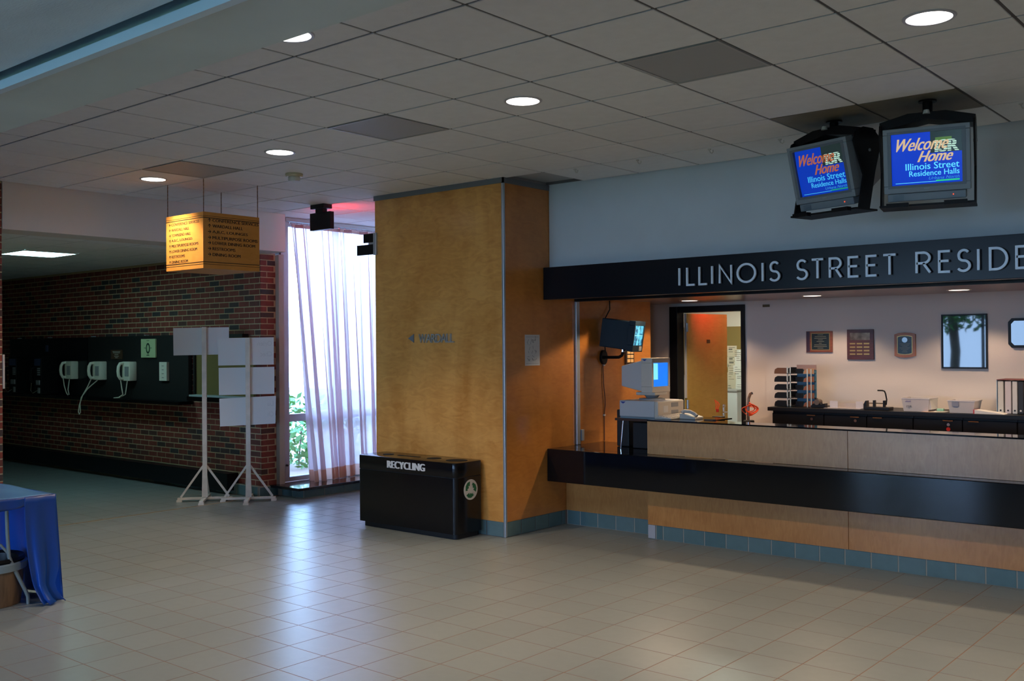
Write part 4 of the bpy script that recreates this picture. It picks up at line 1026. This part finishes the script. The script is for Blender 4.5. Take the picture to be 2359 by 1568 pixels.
MB().box(-4.89, -4.884, 8.12, 8.24, 1.155, 1.195).build('drive_bay', m_pc_grey, pc, bevel=.002); MB().box(-4.89, -4.884, 8.12, 8.24, 1.095, 1.125).build('drive_bay', m_pc_grey, pc, bevel=.002)
MB().box(-4.89, -4.8865, 7.98, 8.06, 1.11, 1.17).build('sticker', m_paper, pc)
m_bl = M('blue_badge', (.03, .06, .30), .4)
MB().prism([(0, 0), (.06, 0), (.035, -.018), (.025, -.018)], (-5.30, 7.8885, 1.205), X, Z, NY, .001).build('badge', m_bl, pc)
MB().prism([(0, 0), (.05, 0), (.03, -.016), (.02, -.016)], (-4.8835, 8.28, 1.105), Y, Z, X, .001).build('badge', m_bl, pc)
mo = thing('computer_monitor', 'beige tube monitor with bright blue screen on top of the computer case', 'monitor', (-5.1, 8.07, 1.216))
b = MB(); b.add([(-5.345, 7.975, 1.345), (-5.345, 8.22, 1.345), (-5.345, 8.22, 1.535), (-5.345, 7.975, 1.535), (-5.095, 7.952, 1.297), (-5.095, 8.25, 1.297), (-5.095, 8.25, 1.590), (-5.095, 7.952, 1.590)], [(0, 1, 2, 3), (4, 7, 6, 5), (0, 4, 5, 1), (1, 5, 6, 2), (2, 6, 7, 3), (3, 7, 4, 0)])
b.build('rear_shell', M('pc_case_grey', (.52, .52, .53), .5), mo, bevel=.01)
f = MB(); xs0, xs1 = -5.105, -4.985; ya, yb, za, zb_ = 7.945, 8.265, 1.290, 1.610
f.box(xs0, xs1, ya, yb, zb_-.045, zb_); f.box(xs0, xs1, ya, yb, za, za+.055); f.box(xs0, xs1, ya, ya+.03, za+.055, zb_-.045); f.box(xs0, xs1, yb-.03, yb, za+.055, zb_-.045); f.box(xs0+.012, xs0+.03, ya+.004, yb-.004, za+.004, zb_-.004)
f.build('bezel', m_pc, mo, bevel=.005)
MB().box(-5.0, -4.995, ya+.03, yb-.03, za+.055, zb_-.045).build('screen', EM('pc_blue', (.0, .20, .95), 1.0), mo)
MB().box(-4.995, -4.993, ya+.032, ya+.115, zb_-.20, zb_-.05).build('screen_window', EM('pc_cyan', (.22, .85, 1.0), 1.0), mo)
MB().prism([(0, 0), (.05, 0), (.03, -.016), (.02, -.016)], (-5.09, 7.9445, 1.60), X, Z, NY, .001).build('badge', m_bl, mo)
MB().box(-5.20, -4.99, 8.0, 8.22, 1.262, 1.292).build('neck_plate', m_pc, mo, bevel=.008)
MB().lathe([(.05, 1.232), (.06, 1.245), (.075, 1.262)], (-5.09, 8.11, 0)).build('swivel', m_pc_grey, mo, smooth=True)
MB().lathe([(0, 1.2165), (.125, 1.2165), (.12, 1.232), (.05, 1.234), (0, 1.234)], (-5.09, 8.11, 0)).build('foot', m_pc_grey, mo, smooth=True)
kb = thing('keyboard', 'beige keyboard lying in front of the computer case', 'keyboard', (-4.75, 8.0, 1.063))
mb = MB(); mb.prism([(0, 0), (.17, 0), (.17, .012), (.0, .028)], (-4.87, 7.80, 1.063), X, Z, Y, .44); mb.build('case', m_pc, kb, bevel=.003)
for i in range(5):
    for j in range(14): MB().box(-4.855+i*.03, -4.831+i*.03, 7.815+j*.03, 7.839+j*.03, 1.084-i*.0028, 1.094-i*.0028).build('key', m_pc, kb)
ph = thing('desk_phone', 'beige desk phone on the ledge right of the keyboard', 'telephone', (-4.60, 8.0, 1.062))
MB().prism([(0, 0), (.16, 0), (.16, .018), (.02, .05), (0, .05)], (-4.69, 7.93, 1.063), X, Z, Y, .15).build('base', m_pc, ph, bevel=.004)
MB().tube([(-4.68, 7.96, 1.118), (-4.66, 7.97, 1.132), (-4.60, 7.97, 1.128), (-4.55, 7.965, 1.108), (-4.53, 7.96, 1.092)], .017, 8).build('handset', m_pc, ph, smooth=True)
tag(MB().prism([(0, 0), (.10, .01), (.11, .016), (.0, .006)], (-4.44, 7.93, 1.063), X, Y, Z, .008).build('pen', m_ink), 'dark pen lying on the ledge right of the desk phone', 'pen')

# ================================================================== SECURITY MONITOR, KEYPAD, CABLES ON THE SIDE WALL
sm = thing('security_monitor', 'dark blue-grey security monitor with glowing cyan picture on wall arm', 'monitor', (-5.62, 8.42, 1.84), local=True)
sm.rotation_euler = (0, math.radians(8), math.radians(13))
m_smon = M('blue_black_plastic', (.010, .020, .032), .5, spec=.15)
MB().box(-.20, .10, -.10, .14, -.145, .140).build('rear_shell', m_smon, sm, bevel=.008)
f = MB(); f.box(.10, .165, -.125, .165, .105, .150); f.box(.10, .165, -.125, .165, -.155, -.09); f.box(.10, .165, -.125, -.105, -.09, .105); f.box(.10, .165, .145, .165, -.09, .105)
f.build('bezel', m_smon, sm, bevel=.003)
m, n_, b_ = _new('quad_camera_picture')
tcn = n_.nodes.new('ShaderNodeTexCoord'); noi = n_.nodes.new('ShaderNodeTexNoise'); noi.inputs['Scale'].default_value = 22; noi.inputs['Detail'].default_value = 4
rmp = n_.nodes.new('ShaderNodeValToRGB'); rmp.color_ramp.elements[0].position = .42; rmp.color_ramp.elements[0].color = (.0, .10, .22, 1); rmp.color_ramp.elements[1].position = .62; rmp.color_ramp.elements[1].color = (.15, .75, 1.0, 1)
n_.links.new(tcn.outputs['Object'], noi.inputs['Vector']); n_.links.new(noi.outputs['Fac'], rmp.inputs[0]); n_.links.new(rmp.outputs[0], b_.inputs['Emission Color']); b_.inputs['Emission Strength'].default_value = 1.0
b_.inputs['Base Color'].default_value = (.01, .02, .03, 1)
MB().box(.150, .156, -.105, .145, -.09, .105).build('screen', m, sm)
mb = MB(); mb.box(.156, .157, -.105, .145, .004, .010); mb.box(.156, .157, .017, .023, -.09, .105); mb.build('screen_divider', EM('cyan_line', (.3, .9, 1), 1.0), sm)
MB().box(.160, .168, .06, .13, -.145, -.10).build('control_panel', m_pc_grey, sm, bevel=.002)
ar = thing('monitor_arm', 'black wall arm with round plate holding the security monitor', 'arm', (-5.905, 8.475, 1.61))
MB().prism([(.055*math.cos(a*PI/12), .075*math.sin(a*PI/12)) for a in range(24)], (-5.909, 8.475, 1.61), Y, Z, X, .03).build('wall_plate', m_blackp, ar, bevel=.004)
MB().tube([(-5.88, 8.475, 1.61), (-5.76, 8.46, 1.61), (-5.68, 8.44, 1.612), (-5.64, 8.43, 1.63), (-5.62, 8.42, 1.66), (-5.62, 8.42, 1.70)], .016, 10).build('arm_tube', m_blackp, ar, smooth=True)
MB().cyl((-5.62, 8.42, 1.665), (-5.62, 8.42, 1.695), .024, n=14).build('collar', m_steel, ar)
kp = thing('key_panel', 'dark key panel with six gold buttons under the security monitor', 'panel', (-5.908, 8.95, 1.61))
MB().box(-5.909, -5.885, 8.875, 9.03, 1.53, 1.69).build('case', M('brown_black_case', (.03, .015, .01), .5), kp, bevel=.003)
for i in range(3):
    for j in range(2): MB().box(-5.886, -5.878, 8.895+j*.062, 8.945+j*.062, 1.55+i*.045, 1.585+i*.045).build('button', M('gold_button', (.85, .55, .24), .5), kp, bevel=.002)
tag(MB().tube([(-5.90, 8.60, 2.19), (-5.885, 8.58, 2.10), (-5.88, 8.50, 2.02), (-5.87, 8.42, 1.93), (-5.86, 8.40, 1.84), (-5.84, 8.42, 1.74), (-5.86, 8.46, 1.66)], .006, 6).build('cable', m_blackp, smooth=True), 'black cable curling from the soffit down behind the security monitor', 'cable')
o = thing('cord', 'thin brown cord running down the amber wall below the monitor arm', 'cord', (-5.90, 8.48, .76))
MB().tube([(-5.902, 8.475, 1.53), (-5.90, 8.477, 1.35), (-5.898, 8.50, 1.20), (-5.90, 8.505, 1.12), (-5.902, 8.49, 1.03), (-5.902, 8.49, .757)], .005, 6).build('cable', M('brown_cord', (.12, .05, .03), .6), o, smooth=True)
for z in (1.53, 1.02): MB().box(-5.909, -5.893, 8.478, 8.502, z-.008, z+.008).build('clip', m_white, o)

# ================================================================== BACK COUNTER
KY, KZ = 9.45, 1.10
xsx = [-4.52, -3.98, -3.56, -3.13, -2.70, -2.25, -1.72, -1.18]
kt = tag(MB().box(-4.555, -1.15, 9.42, 9.984, 1.062, KZ).build('back_worktop', m_blackp, bevel=.003), 'black worktop along the reception back wall', 'worktop')
hnd = {0: (-4.10, True, False), 1: (-3.667, True, False), 2: (-3.45, False, False), 3: (-2.818, True, True), 4: (-2.60, False, False), 5: (-1.85, True, False), 6: (-1.6, False, False)}
names = ['leftmost black cabinet under the worktop, beside the doorway wall', 'black cabinet with lock below the clear tray', 'black cabinet without lock below the hole punch',
         'black cabinet with red key tag below the tubs', 'black cabinet without lock below the papers', None, None]
for k in range(7):
    a, b = xsx[k], xsx[k+1]
    lb = names[k] or ('black cabinet at the right end of the back counter' if k == 6 else 'black cabinet below the binders, second from the right end')
    t = thing('cabinet', lb, 'cabinet', ((a+b)/2, 9.7, 0), 'black cabinets under back worktop')
    MB().box(a+.002, b-.002, 9.47, 9.984, .0, 1.061).build('body', m_blackp, t)
    dr_ = MB().box(a+.004, b-.004, 9.45, 9.469, .08, 1.04).build('door', m_blackp, t, bevel=.003)
    hx_, lock, key = hnd[k]
    MB().tube([(hx_-.042, 9.45, 1.032), (hx_-.042, 9.428, 1.032), (hx_+.042, 9.428, 1.032), (hx_+.042, 9.45, 1.032)], .005, 8).build('handle', m_steel, dr_)
    if lock: MB().cyl((hx_, 9.45, .995), (hx_, 9.443, .995), .014, n=14).build('lock', m_steel, dr_)
    if key: MB().cyl((hx_, 9.445, .955), (hx_, 9.440, .955), .018, n=12).build('key_tag', m_red, dr_)

# file racks
def rack(x0, side, label):
    t = thing('file_rack', label, 'file rack', (x0, 9.65, KZ), 'dark tiered file racks')
    cols = [M('smoked_acrylic', (.035, .012, .008), .15), m_blackp]
    for k in range(5):
        z = KZ+.004+k*.082; top = k == 4
        pts = [(0, 0), (.13, .0), (.13, .060), (.035, .060), (.008, .045), (0, .02)]
        if side > 0: pts = [(p[0], p[1]) for p in pts]
        MB().prism(pts, (x0, 9.52, z), X, Z, Y, .004).build('tier_side', M('smoked_brown', (.12, .055, .03), .2) if (top or side > 0) else m_blackp, t)
        MB().prism(pts, (x0, 9.82, z), X, Z, Y, .004).build('tier_side', m_blackp, t)
        MB().box(x0, x0+.17, 9.524, 9.82, z, z+.005).build('tier_tray', m_blackp, t)
    for x in (x0+.135, x0+.165): MB().box(x-.004, x+.004, 9.53, 9.54, KZ, KZ+.40).build('upright', M('clear_rod', (.45, .55, .60), .15), t)
    MB().box(x0+.14, x0+.165, 9.80, 9.815, KZ, KZ+.41).build('upright', M('clear_rod', (.45, .55, .60), .15), t)
    return t
rack(-4.525, -1, 'left stack of black curved file trays on the worktop')
r2_ = thing('file_rack', 'right file rack with orange-brown curved tiers against blue acrylic', 'file rack', (-4.25, 9.65, KZ), 'dark tiered file racks')
MB().box(-4.345, -4.14, 9.66, 9.666, KZ+.003, KZ+.37).build('back_panel', M('blue_acrylic', (.08, .20, .30), .2), r2_)
MB().box(-4.345, -4.14, 9.655, 9.661, KZ+.37, KZ+.42).build('top_panel', M('pinkish_acrylic', (.30, .20, .18), .25), r2_)
for k in range(5):
    z = KZ+.004+k*.082; m2 = M('orange_brown_tier', (.22, .075, .03), .3) if k < 4 else M('tan_tier', (.35, .20, .11), .3)
    MB().prism([(0, 0), (.115, 0), (.115, .055), (.05, .055), (.015, .035)], (-4.255, 9.60, z), X, Z, Y, .004).build('tier_side', m2, r2_)
    MB().box(-4.345, -4.145, 9.61, 9.655, z, z+.006).build('tier_tray', m_blackp, r2_)
    MB().box(-4.34, -4.26, 9.612, 9.618, z+.006, z+.05).build('tier_front', m_blackp, r2_)
for x in (-4.205, -4.165): MB().box(x-.004, x+.004, 9.585, 9.595, KZ, KZ+.38).build('upright', M('clear_rod', (.45, .55, .60), .15), r2_)
# tape dispenser / black stapler cluster
st = thing('stapler', 'black tape dispenser with raised hub beside the right file rack', 'desk tool', (-4.08, 9.6, KZ))
MB().prism([(0, 0), (.145, 0), (.145, .045), (.10, .035), (.085, .06), (.04, .05), (.0, .02)], (-4.155, 9.55, KZ), X, Z, Y, .07).build('body', m_blackp, st, bevel=.004)
MB().cyl((-4.09, 9.54, KZ+.055), (-4.09, 9.62, KZ+.055), .028, n=18).build('hub', M('tape_roll', (.10, .07, .05), .4), st)
MB().bar((-4.12, 9.585, KZ+.09), (-4.075, 9.585, KZ+.065), .03, .016).build('arm', m_blackp, st, bevel=.003)
tr_ = thing('clear_tray', 'low clear acrylic tray between the file racks and hole punch', 'tray', (-3.82, 9.6, KZ))
m_clear = M('clear_acrylic', (.42, .38, .38), .12, spec=.8)
mb = MB(); mb.box(-4.0, -3.64, 9.50, 9.74, KZ+.001, KZ+.006); mb.build('base', m_clear, tr_)
mb = MB(); mb.box(-4.0, -3.64, 9.735, 9.74, KZ+.006, KZ+.045); mb.build('back', m_clear, tr_)
for a, b in ((-3.98, -3.90), (-3.72, -3.65)): MB().box(a, b, 9.60, 9.604, KZ+.006, KZ+.07).build('card', M('pale_card', (.50, .48, .52), .5), tr_)
hp = thing('hole_punch', 'black three-hole punch with hooked lever on the back worktop', 'hole punch', (-3.5, 9.6, KZ))
MB().box(-3.60, -3.365, 9.50, 9.62, KZ, KZ+.028).build('base', m_blackp, hp, bevel=.004)
MB().prism([(0, 0), (.03, 0), (.03, .085), (.018, .085), (0, .05)], (-3.615, 9.52, KZ), X, Z, Y, .06).build('end_block', m_blackp, hp)
for x in (-3.53, -3.435): MB().box(x, x+.018, 9.53, 9.57, KZ+.028, KZ+.09).build('punch_head', m_blackp, hp, bevel=.002)
MB().cyl((-3.60, 9.55, KZ+.062), (-3.41, 9.55, KZ+.062), .005, n=8).build('rod', m_steel, hp)
MB().tube([(-3.41, 9.55, KZ+.05), (-3.405, 9.55, KZ+.10), (-3.415, 9.55, KZ+.155), (-3.425, 9.55, KZ+.178), (-3.445, 9.55, KZ+.184), (-3.49, 9.55, KZ+.184)], .007, 8).build('lever', m_blackp, hp, smooth=True)
def tub(name, x0, x1, y0, y1, h, label, col, content):
    t = thing(name, label, 'tub', ((x0+x1)/2, (y0+y1)/2, KZ), 'white plastic tubs on worktop')
    m3 = M('milky_plastic', (.62, .58, .58), .35)
    e = .016
    mb = MB(); mb.add([(x0+e, y0+e, KZ), (x1-e, y0+e, KZ), (x1-e, y1-e, KZ), (x0+e, y1-e, KZ), (x0, y0, KZ+h), (x1, y0, KZ+h), (x1, y1, KZ+h), (x0, y1, KZ+h)], [(0, 3, 2, 1), (0, 1, 5, 4), (1, 2, 6, 5), (2, 3, 7, 6), (3, 0, 4, 7)])
    mb.build('wall', m3, t, solid=.003)
    f = MB(); f.box(x0-.006, x1+.006, y0-.006, y0+.004, KZ+h-.004, KZ+h+.004); f.box(x0-.006, x1+.006, y1-.004, y1+.006, KZ+h-.004, KZ+h+.004); f.box(x0-.006, x0+.004, y0, y1, KZ+h-.004, KZ+h+.004); f.box(x1-.004, x1+.006, y0, y1, KZ+h-.004, KZ+h+.004)
    f.build('rim', m3, t)
    content(t)
    return t
def c1(t):
    mb = MB(); mb.add([(-3.20, 9.52, KZ+.10), (-3.0, 9.52, KZ+.12), (-2.99, 9.72, KZ+.12), (-3.2, 9.72, KZ+.10), (-3.19, 9.53, KZ+.02), (-2.99, 9.53, KZ+.02), (-2.99, 9.7, KZ+.02), (-3.19, 9.7, KZ+.02)], [(0, 1, 2, 3), (0, 4, 5, 1), (1, 5, 6, 2), (2, 6, 7, 3), (3, 7, 4, 0)]); mb.build('papers', m_paper, t)
    text(MB(), 'desk', .055, .016, (-3.215, 9.498, KZ+.085), X, Z, NY, .0006, shear=.4).build('label_print', M('blue_marker', (.08, .06, .30), .6), t)
    text(MB(), 'ISR', .05, .02, (-3.205, 9.502, KZ+.035), X, Z, NY, .0006).build('label_print', M('grey_marker', (.12, .13, .16), .6), t)
def c2_(t): 
    MB().box(-2.80, -2.745, 9.494, 9.498, KZ+.06, KZ+.10).build('sticker', M('slate_sticker', (.22, .24, .32), .6), t)
    MB().box(-2.79, -2.64, 9.55, 9.68, KZ+.01, KZ+.075).build('papers', m_paper, t, bevel=.01)
tub('plastic_tub', -3.25, -3.00, 9.50, 9.74, .118, 'large milky tub with marker writing, right of the hole punch', 0, c1)
tub('plastic_tub', -2.84, -2.61, 9.50, 9.72, .108, 'smaller milky tub with grey sticker, left of the binders', 0, c2_)
tag(MB().box(-2.955, -2.895, 9.56, 9.60, KZ+.006, KZ+.030).build('eraser', M('mint_rubber', (.25, .50, .38), .6), bevel=.005), 'mint green eraser block between the two tubs', 'eraser')
for k, (a, b, r_, c, lb) in enumerate(((-3.06, -2.93, .1, (.62, .42, .33), 'peach sheet of paper lying right of the large tub'), (-2.98, -2.86, -.15, (.62, .60, .58), 'white sheet of paper between the tubs, edge over worktop'))):
    o = MB().box(a, b, 9.46, 9.62, KZ+.001+k*.002, KZ+.003+k*.002).build('paper_sheet', M('sheet_%s' % ('peach' if k == 0 else 'white'), c, .7)); tag(o, lb, 'paper', 'loose sheets on worktop')
bk = thing('open_book', 'open white booklet with red edge lying beside the right tub', 'book', (-2.48, 9.55, KZ))
mb = MB(); mb.add([(-2.60, 9.46, KZ+.035), (-2.38, 9.46, KZ+.008), (-2.38, 9.62, KZ+.008), (-2.60, 9.62, KZ+.035), (-2.60, 9.46, KZ+.001), (-2.36, 9.46, KZ+.001), (-2.36, 9.62, KZ+.001), (-2.60, 9.62, KZ+.001)], [(0, 1, 2, 3), (0, 4, 5, 1), (1, 5, 6, 2), (2, 6, 7, 3), (3, 7, 4, 0)]); mb.build('pages', m_paper, bk)
MB().box(-2.612, -2.60, 9.46, 9.62, KZ+.001, KZ+.037).build('spine', m_red, bk)
bx = thing('binder_rack', 'dark metal rack holding the row of binders', 'rack', (-2.2, 9.7, KZ))
MB().box(-2.452, -1.70, 9.60, 9.90, KZ+.298, KZ+.303).build('top', M('rust_rim', (.16, .03, .02), .5), bx); MB().box(-2.452, -2.448, 9.60, 9.90, KZ, KZ+.298).build('side', M('blue_steel', (.20, .32, .48), .35), bx); MB().box(-1.704, -1.70, 9.60, 9.90, KZ, KZ+.298).build('side', m_blackp, bx)
for k, (a, b, c, lb) in enumerate(((-2.444, -2.398, (.50, .50, .48), 'off-white binder at the left end of the rack'), (-2.385, -2.335, (.50, .46, .50), 'pinkish white binder second from left in the rack'),
        (-2.325, -2.285, (.52, .52, .53), 'narrow pale binder third from left in the rack'), (-2.28, -2.235, (.012, .012, .013), 'black binder right of the pale binders'))):
    t = thing('binder', lb, 'binder', (a, 9.7, KZ), 'ring binders in the rack')
    MB().box(a, b, 9.605, 9.87, KZ+.002, KZ+.288).build('cover', M('binder_%s' % 'abcd'[k], c, .5), t, bevel=.004)
    MB().cyl(((a+b)/2, 9.605, KZ+.03), ((a+b)/2, 9.602, KZ+.03), .008, n=10).build('finger_ring', m_blackp if k < 3 else m_white, t)

# ================================================================== THINGS ON THE RECEPTION BACK WALL
WY = 9.985
t = thing('award_plaque', 'wide award plaque with black plate and reddish wooden frame', 'plaque', (-4.24, WY, 1.75))
m_cher = M('cherry_wood', (.26, .07, .03), .35, var=.3, vs=8, stretch=(1, 1, 8))
MB().box(-4.38, -4.10, WY-.018, WY, 1.643, 1.861).build('board', m_cher, t, bevel=.003)
MB().box(-4.375, -4.34, WY-.020, WY-.018, 1.65, 1.855).build('stripe', M('dark_purple', (.05, .02, .04), .4), t)
MB().box(-4.325, -4.125, WY-.0195, WY-.018, 1.665, 1.842).build('gold_rim', M('brass', (.45, .26, .09), .3, metal=.8), t); MB().box(-4.317, -4.133, WY-.021, WY-.0195, 1.672, 1.835).build('plate', M('plate_black', (.008, .014, .014), .3), t)
mb = MB()
for i, w_ in enumerate((.06, .12, .13, .05, .08, .03, .13, .14, .06)): mb.box(-4.225-w_/2, -4.225+w_/2, WY-.0216, WY-.021, 1.82-i*.017, 1.824-i*.017)
mb.build('text_line', M('pale_gold_ink', (.32, .30, .20), .5), t)
t = thing('award_plaque', 'tall dark plaque with twelve small brass name plates', 'plaque', (-3.81, WY, 1.72))
MB().box(-3.948, -3.678, WY-.018, WY, 1.569, 1.872).build('board', M('dark_cherry', (.085, .018, .014), .35, var=.25, vs=10, stretch=(1, 1, 6)), t, bevel=.003)
MB().box(-3.915, -3.715, WY-.020, WY-.018, 1.765, 1.838).build('title_plate', M('mixed_brass', (.20, .13, .09), .3, metal=.7, var=.9, vs=9), t)
for i in range(4):
    for j in range(3): MB().box(-3.918+j*.071, -3.862+j*.071, WY-.020, WY-.018, 1.722-i*.035, 1.737-i*.035).build('name_plate', M('brass', (.45, .26, .09), .3, metal=.8), t)
t = thing('award_plaque', 'small arched plaque with round seal and orange wooden frame', 'plaque', (-3.373, WY, 1.71))
ap = lambda w_, h_, b_: [(-w_, -h_), (-w_*.6, -h_-b_*.7), (0, -h_-b_), (w_*.6, -h_-b_*.7), (w_, -h_), (w_, h_), (w_*.6, h_+b_*.7), (0, h_+b_), (-w_*.6, h_+b_*.7), (-w_, h_)]
MB().prism(ap(.101, .105, .018), (-3.373, WY, 1.712), X, Z, NY, .018).build('board', M('orange_wood', (.42, .14, .05), .35, var=.2, vs=8), t, bevel=.002)
MB().prism(ap(.073, .083, .012), (-3.373, WY-.018, 1.712), X, Z, NY, .0012).build('gold_rim', M('brass', (.45, .26, .09), .3, metal=.8), t)
MB().prism(ap(.067, .078, .011), (-3.373, WY-.0192, 1.712), X, Z, NY, .0012).build('plate', M('plate_black', (.008, .014, .014), .3), t)
MB().cyl((-3.373, WY-.0204, 1.762), (-3.373, WY-.0212, 1.762), .026, n=20).build('seal', m_alu, t)
mb = MB()
for i, w_ in enumerate((.10, .08, .05, .10, .07, .04, .05)): mb.box(-3.373-w_/2, -3.373+w_/2, WY-.0210, WY-.0204, 1.722-i*.013, 1.725-i*.013)
mb.build('text_line', M('pale_gold_ink', (.32, .30, .20), .5), t)
m_pic = M('picture_glass', (.006, .012, .020), .02, spec=.5, ior=1.5)
t = thing('framed_picture', 'tall black-framed glass picture reflecting bright windows', 'picture', (-2.825, WY, 1.74))
f = MB()
for a in ((-3.03, -2.621, 1.985, 1.999), (-3.03, -2.621, 1.487, 1.501), (-3.03, -3.016, 1.501, 1.985), (-2.635, -2.621, 1.501, 1.985)): f.box(a[0], a[1], WY-.022, WY, a[2], a[3])
f.build('frame', m_blackp, t, bevel=.002)
MB().box(-3.016, -2.635, WY-.012, WY-.008, 1.501, 1.985).build('glass', m_pic, t)
MB().box(-3.016, -2.635, WY-.006, WY, 1.501, 1.985).build('mount', m_blackm, t)
t = thing('wall_clock', 'black octagonal framed glass clock at the right edge of the photo', 'clock', (-2.25, WY, 1.81))
oc = [(-.19, -.10), (-.16, -.135), (.16, -.135), (.19, -.10), (.19, .10), (.16, .135), (-.16, .135), (-.19, .10)]
MB().prism(oc, (-2.25, WY, 1.815), X, Z, NY, .03).build('frame', m_blackp, t, bevel=.003)
MB().prism([(p[0]*.86, p[1]*.82) for p in oc], (-2.25, WY-.03, 1.815), X, Z, NY, .002).build('glass', m_pic, t)
tag(MB().box(-4.87, -4.79, WY-.008, WY, 2.128, 2.155).build('room_plate', M('brown_plate', (.10, .07, .02), .5), bevel=.001), 'small brown plate high on the wall right of the door frame', 'plate')

# coil of cord and chrome arm standing on the floor behind the counter
t = thing('cord_bundle', 'tangle of orange-red cord hung on a curved chrome handle', 'cord', (-4.42, 8.9, .95))
mb = MB(); cc = Vector((-4.62, 9.15, 1.09))
for k in range(5):
    a = k*.7; pts = [cc+Vector((.075*math.cos(th)*(1-.12*k)+.03*math.sin(a), .03*math.sin(th*2+a), .045*math.sin(th)+.01*k-.02)) for th in [i*2*PI/18+a for i in range(19)]]
    mb.tube(pts, .005, 6)
mb.build('cord_loop', m_orange, t, smooth=True)
MB().tube([cc+Vector((-.01, 0, -.30)), cc+Vector((-.01, 0, -.0)), cc+Vector((-.005, 0, .10)), cc+Vector((.015, 0, .15)), cc+Vector((.035, 0, .158))], .014, 10).build('chrome_handle', m_steel, t, smooth=True)
MB().box(cc.x-.05, cc.x+.04, cc.y-.04, cc.y+.04, 0, cc.z-.11).build('stand', m_blackm, t, bevel=.01)

# ---------------- room seen through the doorway
t = thing('white_cabinet', 'pale blue-white cabinet standing in the room behind the doorway', 'cabinet', (-6.5, 12.4, 0))
MB().box(-6.95, -6.36, 12.25, 12.66, .03, 1.10).build('body', M('pale_blue_metal', (.52, .58, .62), .4), t, bevel=.01); MB().box(-6.955, -6.355, 12.24, 12.66, 1.10, 1.12).build('top', m_pc_grey, t); MB().box(-6.93, -6.38, 12.27, 12.64, 0, .03).build('plinth', m_blackm, t)
MB().tube([(-6.92, 12.25, .95), (-6.92, 12.21, .95), (-6.92, 12.21, .80), (-6.92, 12.25, .80)], .008, 6).build('handle', m_steel, t)
rr = random.Random(11)
pp = [(-6.83, 1.83, .10, .22)]+[(-7.15+.125*(k % 8)+rr.uniform(-.02, .02), 1.62-.125*(k//8)+rr.uniform(-.02, .02), rr.uniform(.12, .16), rr.uniform(.12, .17)) for k in range(48)]
wl = ['highest long sheet', 'pinned sheet']
pb2 = thing('pinboard', 'wall covered with overlapping pinned papers in the room behind the doorway', 'pinboard', (-6.7, 12.65, 1.4))
MB().box(-7.3, -5.9, 12.64, 12.659, .9, 1.98).build('backing', m_khaki, pb2)
inks = [M('sheet_tone_a', (.56, .56, .46), .8), M('sheet_tone_b', (.50, .46, .36), .8), M('sheet_tone_c', (.60, .62, .58), .8), M('sheet_tone_d', (.34, .42, .44), .8)]
for k, (x, z, w_, h_) in enumerate(pp):
    a = rr.uniform(-.12, .12); s = MB().box(x-w_/2, x+w_/2, 12.6385-(k % 3)*.0006-.0006, 12.6392-(k % 3)*.0006, z-h_/2, z+h_/2).build('sheet', inks[k % 4 if k % 4 < 3 or k % 8 == 3 else 0], pb2)
    mb = MB()
    for q in range(rr.randint(2, 4)):
        zz = z+h_*(.32-.2*q); mb.box(x-w_*.35, x-w_*.35+w_*rr.uniform(.2, .7), 12.6355, 12.6362, zz, zz+rr.choice((.004, .006, .016)))
    mb.build('print', M('note_ink', (.10, .10, .09), .7), s)
er = thing('exit_sign', 'small red exit sign above the inside of the doorway', 'sign', (-5.5, 10.2, 2.3))
MB().box(-5.70, -5.42, 10.13, 10.18, 2.22, 2.40).build('housing', m_blackp, er)
text(MB(), 'EXIT', .22, .11, (-5.45, 10.181, 2.255), NX, Z, Y, .001, bold=.08).build('lettering', EM('exit_red_letters', (1.0, .03, .04), 110.0), er)
for nm in ('exit_sign_glow',):
    l = bpy.data.lights.new(nm, 'AREA'); l.shape = 'RECTANGLE'; l.size = .24; l.size_y = .12; l.energy = 1.6; l.color = (1, .03, .02)
    o = bpy.data.objects.new(nm, l); COL.objects.link(o); o.location = (-5.56, 10.19, 2.31); o.rotation_euler = (PI/2, 0, 0)
rc = thing('cord_bundle', 'small red cord with white plug hanging by the door handle', 'cord', (-5.3, 9.3, 1.0))
cc = Vector((-4.915, 9.05, 1.13))
mb = MB()
for k in range(3): mb.tube([cc+Vector((-.02+.012*k, 0, -.05)), cc+Vector((-.02+.02*k, .01, .0)), cc+Vector((-.03+.015*k, 0, .05-.01*k))], .004, 6)
mb.build('cord_loop', m_orange, rc, smooth=True); MB().cyl(cc+Vector((0, 0, -.075)), cc+Vector((0, 0, -.045)), .014, n=12).build('plug', m_red, rc); MB().box(cc.x-.05, cc.x+.05, cc.y-.02, cc.y+.06, 0, cc.z-.12).build('stand', m_blackm, rc)
